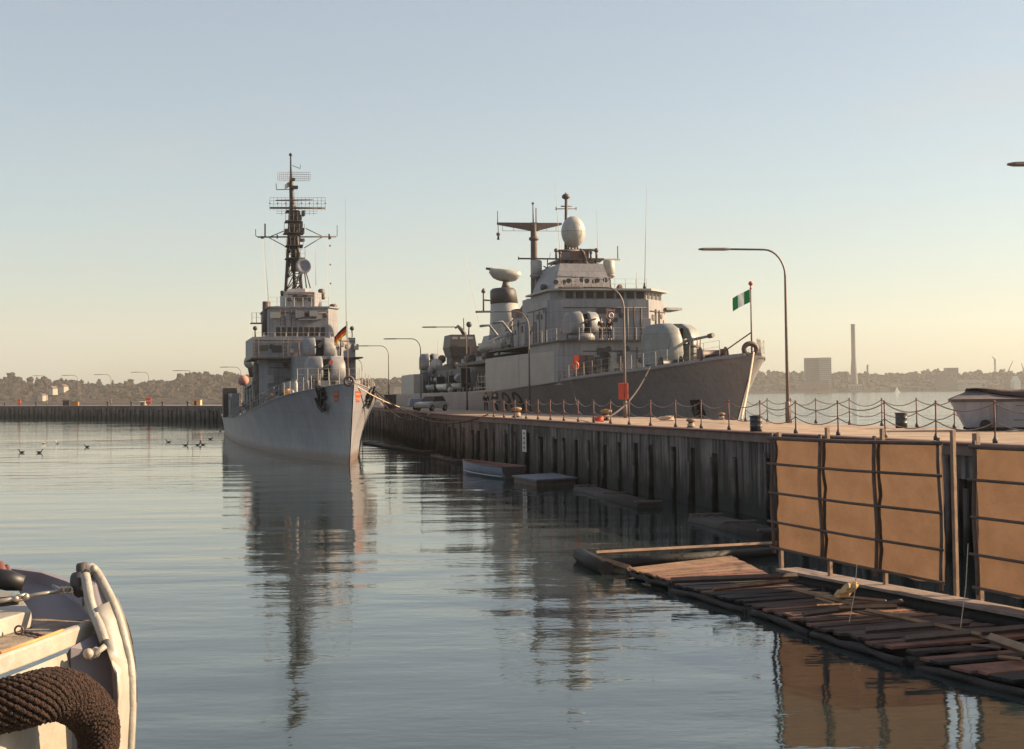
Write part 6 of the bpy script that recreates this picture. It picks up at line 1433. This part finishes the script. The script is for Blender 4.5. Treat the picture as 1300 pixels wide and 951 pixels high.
def wood(name, prof, D, depth, n, mat, seed, rmin, rmax, label):
    rr = random.Random(seed); mb = MB()
    for i in range(n):
        px = rr.uniform(prof[0][0], prof[-1][0]); u = rr.random() ** .75; hx = 4.57 + (hor(px) - interp(px, prof)) * D / F; hx = max(3, hx)
        zt = hx * (.12 + .88 * u) * rr.uniform(.9, 1.04); r = rr.uniform(rmin, rmax); X = (px - PX) / F * D * (1 + .05 * u); Y = D + 8 + depth * u
        zc = zt * (Y / D) - r * .8 + (r if rr.random() < .06 else 0); sx, sy, sz = rr.uniform(.7, 1.3), rr.uniform(.7, 1.3), rr.uniform(.8, 1.2)
        ph = [rr.uniform(0, 6) for _ in range(3)]
        vs = []
        for v in IV:
            k = 1 + .22 * math.sin(v.x * 5 + ph[0]) * math.cos(v.y * 6 + ph[1]) + .18 * math.sin(v.z * 7 + ph[2]) + rr.uniform(-.1, .1)
            vs.append((X + v.x * r * sx * k, Y + v.y * r * sy * k, zc + v.z * r * sz * k))
        mb.add(vs, IF)
    o = mb.build(name, mat, recalc=False); tag(o, label, 'wood', kind='stuff')
wood('wood', LP, 1600, 200, 3600, FOREST, 3, 2.5, 6, 'hazy autumn wood covering the far left shore')
wood('wood', RPf, 2350, 240, 3000, FOREST2, 4, 3.5, 7, 'hazy green trees covering the far right shore')
# some single tall trees on the skyline
def ftree(px, py, D, h, label, conifer=True):
    c = WY(px, py, D); t = thing('conifer_tree' if conifer else 'broadleaf_tree', Vector((c.x, D, c.z - h)), 0, label=label, category='tree'); rr = random.Random(int(px * 7)); mb = MB()
    for i in range(60):
        u = i / 60; r = h * .22 * (1 - u) + .6 if conifer else h * .3 * math.sin(math.pi * (.1 + .85 * u)); a = rr.random() * 6.28; cc = Vector((r * .6 * math.cos(a), r * .6 * math.sin(a), h * (.2 + .8 * u)))
        s_ = rr.uniform(.6, 1.5) * (h / 14) * (1.15 - .6 * u); mb.add([cc + v * s_ * rr.uniform(.8, 1.2) for v in IV[:12]] if False else [cc + Vector((v.x, v.y, v.z * .7)) * s_ for v in IV], IF)
    mb.build('crown', LEAF, t); MB().tube([(0, 0, 0), (0, 0, h * .8)], [.5, .15], 6).build('trunk', WOODD, t)
for px, py, h, lab in ((13.5, 476.5, 15, 'pointed dark tree standing out on the far left skyline'), (47, 478.5, 13, 'round dark tree on the skyline, second from the left edge'), (143, 482.5, 11, 'small pointed tree on the left skyline left of the wooded hill'), (112, 484, 9, 'tiny pointed tree on the skyline midway along the left shore'), (75, 482, 9, 'small bushy skyline tree above the far white house')):
    ftree(px, py, 1790, h, lab, px != 47)
def bld(px0, px1, ytop, ybot, D, mat, label, roof=None, kind_='building', win=0, deep=18, gable=0):
    a, b = WY(px0, ybot, D), WY(px1, ybot, D); zt = WY(px0, ytop, D).z; wd = b.x - a.x; base = Vector(((a.x + b.x) / 2, D, max(0, a.z))); hh = zt - base.z
    t = thing(kind_, base, 0, label=label, category='building')
    MB().box(-wd / 2, wd / 2, 0, deep, -4, hh).build('wall', mat, t)
    if gable: MB().add([(-wd / 2 - .5, -.5, hh + .01), (wd / 2 + .5, -.5, hh + .01), (wd / 2 + .5, deep, hh + .01), (-wd / 2 - .5, deep, hh + .01), (0, -.5, hh + gable), (0, deep, hh + gable)], [(0, 1, 4), (2, 3, 5), (0, 4, 5, 3), (1, 2, 5, 4), (0, 3, 2, 1)]).build('roof', roof or FAR_R, t)
    elif roof: MB().box(-wd / 2 - .6, wd / 2 + .6, -.6, deep + .6, hh + .01, hh + 1.2).build('roof', roof, t)
    nf = int(hh / 3.4)
    if win:
        for f_ in range(nf):
            m = MB()
            for c_ in range(win): x = -wd / 2 + (c_ + .5) * wd / win; m.box(x - wd / win * .3, x + wd / win * .3, -.25, -.02, f_ * 3.4 + 1.0, f_ * 3.4 + 2.5)
            m.build('window_row', GLASS, t)
    return t
DR = 2420
bld(1024, 1041, 454.5, 492, DR, FAR_G, 'grey high rise slab on the far right shore, its left wing', win=7)
bld(1041.5, 1056, 454, 492, DR - 10, FAR_W, 'paler right wing of the high rise block on the far shore', win=6)
bld(1018, 1052, 484, 494, 2370, FAR_B, 'low brick building at the foot of the high rise on the far shore')
bld(1191, 1202, 475.5, 481, 2400, FAR_B, 'pinkish brick house among trees on the far right shore', gable=4)
bld(1202, 1217, 467, 480, 2560, FAR_G, 'grey building breaking the skyline above the far right shore', win=5)
bld(1208, 1252, 482.5, 484, 2400, FAR_W, 'long pale low roof halfway up the far right shore')
bld(1216, 1247, 489, 495.5, 2360, FAR_W, 'pale waterfront hall on the far right shore behind the covered boat', roof=FAR_W)
bld(1190, 1215, 484, 493.5, 2365, FAR_G, 'dark grey waterfront hall on the far right shore', win=0, roof=FAR_G)
bld(1288, 1296, 484.5, 495, 2360, WHITEP, 'white gabled house on the waterfront at the far right', gable=9, roof=WHITEP)
bld(1277, 1286, 482, 495, 2380, FAR_G, 'bluish grey tall house left of the white gabled one', win=3)
bld(1266, 1276, 488.5, 496, 2362, FAR_B, 'small reddish sheds on the waterfront by the cranes', gable=2)
bld(1140, 1180, 491, 495.5, 2362, FAR_G, 'long low grey shed along the far shoreline')
bld(1080, 1094, 488, 495.5, 2360, FAR_W, 'pale power house at the foot of the tall chimney', win=4)
bld(62, 67, 493.5, 497, 1640, FAR_W, 'tiny white house in the wood on the far left shore', gable=3)
bld(75, 81, 491, 495, 1700, FAR_W, 'tiny pale house high in the wood on the far left shore', gable=3)
bld(48, 54, 502, 505, 1606, FAR_W, 'tiny pale boathouse at the far left shoreline', gable=2)
bld(497, 512, 488, 500, 1606, FAR_B, 'brown red waterside building seen between the two ships', gable=5)
bld(210, 226, 493.5, 495.5, 1680, FAR_B, 'thin brown building in the wooded hill on the left shore')
# chimneys
def chim(px, y0, y1, r0, r1, label, D=DR):
    a = WY(px, y0, D); b = WY(px, y1, D); h = b.z - max(0, a.z); o = MB().lathe([(r0, 0), (r0 * .9, h * .1), (r1 * 1.05, h * .5), (r1, h * .97), (r1 * 1.1, h * .975), (r1 * 1.1, h)], (0, 0, 0), 16).build('chimney', FAR_G); o.location = (a.x, D, max(0, a.z)); tag(o, label, 'chimney'); return o
chim(1084.5, 493, 411.5, 7, 3.5, 'tall slender chimney rising high above the far right shore', 2400)
chim(1101.5, 475, 463, 2, 1.6, 'short thin chimney on the skyline right of the tall one', 2600)
# dockyard cranes
def crane(px, yb, yt, jx, jy, label, D=2400):
    a = WY(px, yb, D); t = thing('dockyard_crane', Vector((a.x, D, 0)), 0, label=label, category='crane'); top = WY(px - 1, yt, D) - Vector((a.x, D, 0)); tip = WY(jx, jy, D) - Vector((a.x, D, 0)); mid = top * .55 + Vector((0, 0, 0))
    mb = MB()
    for s_ in (-2.2, 2.2): mb.tube([(s_, 0, 0), (s_ * .4 + top.x, 0, top.z)], .7, 5)
    for i in range(8): z0 = top.z * i / 8; z1 = top.z * (i + 1) / 8; mb.tube([(-2, 0, z0), (2 - i * .15, 0, z1)], .35, 4)
    mb.build('tower', FAR_G, t); m = MB(); m.tube([mid if abs(tip.x - top.x) > 5 else top, tip], [1.1, .6], 5); m.build('jib', FAR_R, t); MB().box(top.x - 3, top.x + 3, -2, 2, top.z * .5, top.z * .5 + 4).build('machinery_house', FAR_R, t)
crane(1264, 495, 456, 1259.5, 453, 'thin upright dockyard crane on the far right skyline')
crane(1276, 495, 468, 1286, 458.5, 'dockyard crane with its jib slanting up to the right')
crane(1302, 495, 466, 1297, 461, 'dockyard crane cut by the right edge of the picture')
# small sailing boat far out
c = WZ(1139, 498.3, 0); t = thing('sailing_boat', Vector((c.x, c.y, 0)), .3, label='tiny white sailing boat on the water before the far right shore', category='boat'); k = c.y / F
MB().prism([(-3.5 * k, -1), (3 * k, -1), (4.2 * k, 0), (3 * k, 1), (-3.5 * k, 1)], 0, 1.0).build('hull', WHITEP, t)
sl_ = MB(); sl_.add([(-2.6 * k, 0, 1.5), (.2, 0, 1.5), (.2, 0, 8.2 * k), (-2.6 * k, .15, 1.5), (.2, .15, 1.5), (.2, .15, 8.2 * k), (.6, 0, 1.4), (2.8 * k, 0, 1.2), (.3, 0, 7 * k), (.6, .15, 1.4), (2.8 * k, .15, 1.2), (.3, .15, 7 * k)], [(0, 1, 2), (5, 4, 3), (0, 1, 4, 3), (1, 2, 5, 4), (2, 0, 3, 5), (6, 7, 8), (11, 10, 9), (6, 7, 10, 9), (7, 8, 11, 10), (8, 6, 9, 11)]); sl_.build('sail', FLW, t)
MB().tube([(.3, 0, 1), (.3, 0, 8.6 * k)], .12, 5).build('mast', WHITEP, t)

# ------------------------------------------------------------------ haze
hz = bpy.data.materials.new('haze_air'); hz.use_nodes = True; n_ = hz.node_tree; n_.nodes.remove(n_.nodes['Principled BSDF']); v_ = n_.nodes.new('ShaderNodeVolumePrincipled')
v_.inputs['Color'].default_value = (.93, .92, .90, 1); v_.inputs['Density'].default_value = .00010; v_.inputs['Anisotropy'].default_value = .2
n_.links.new(v_.outputs[0], n_.nodes['Material Output'].inputs['Volume'])
h = MB().box(-4200, 4400, -250, 3800, -6, 190).build('haze', hz, kind='stuff')
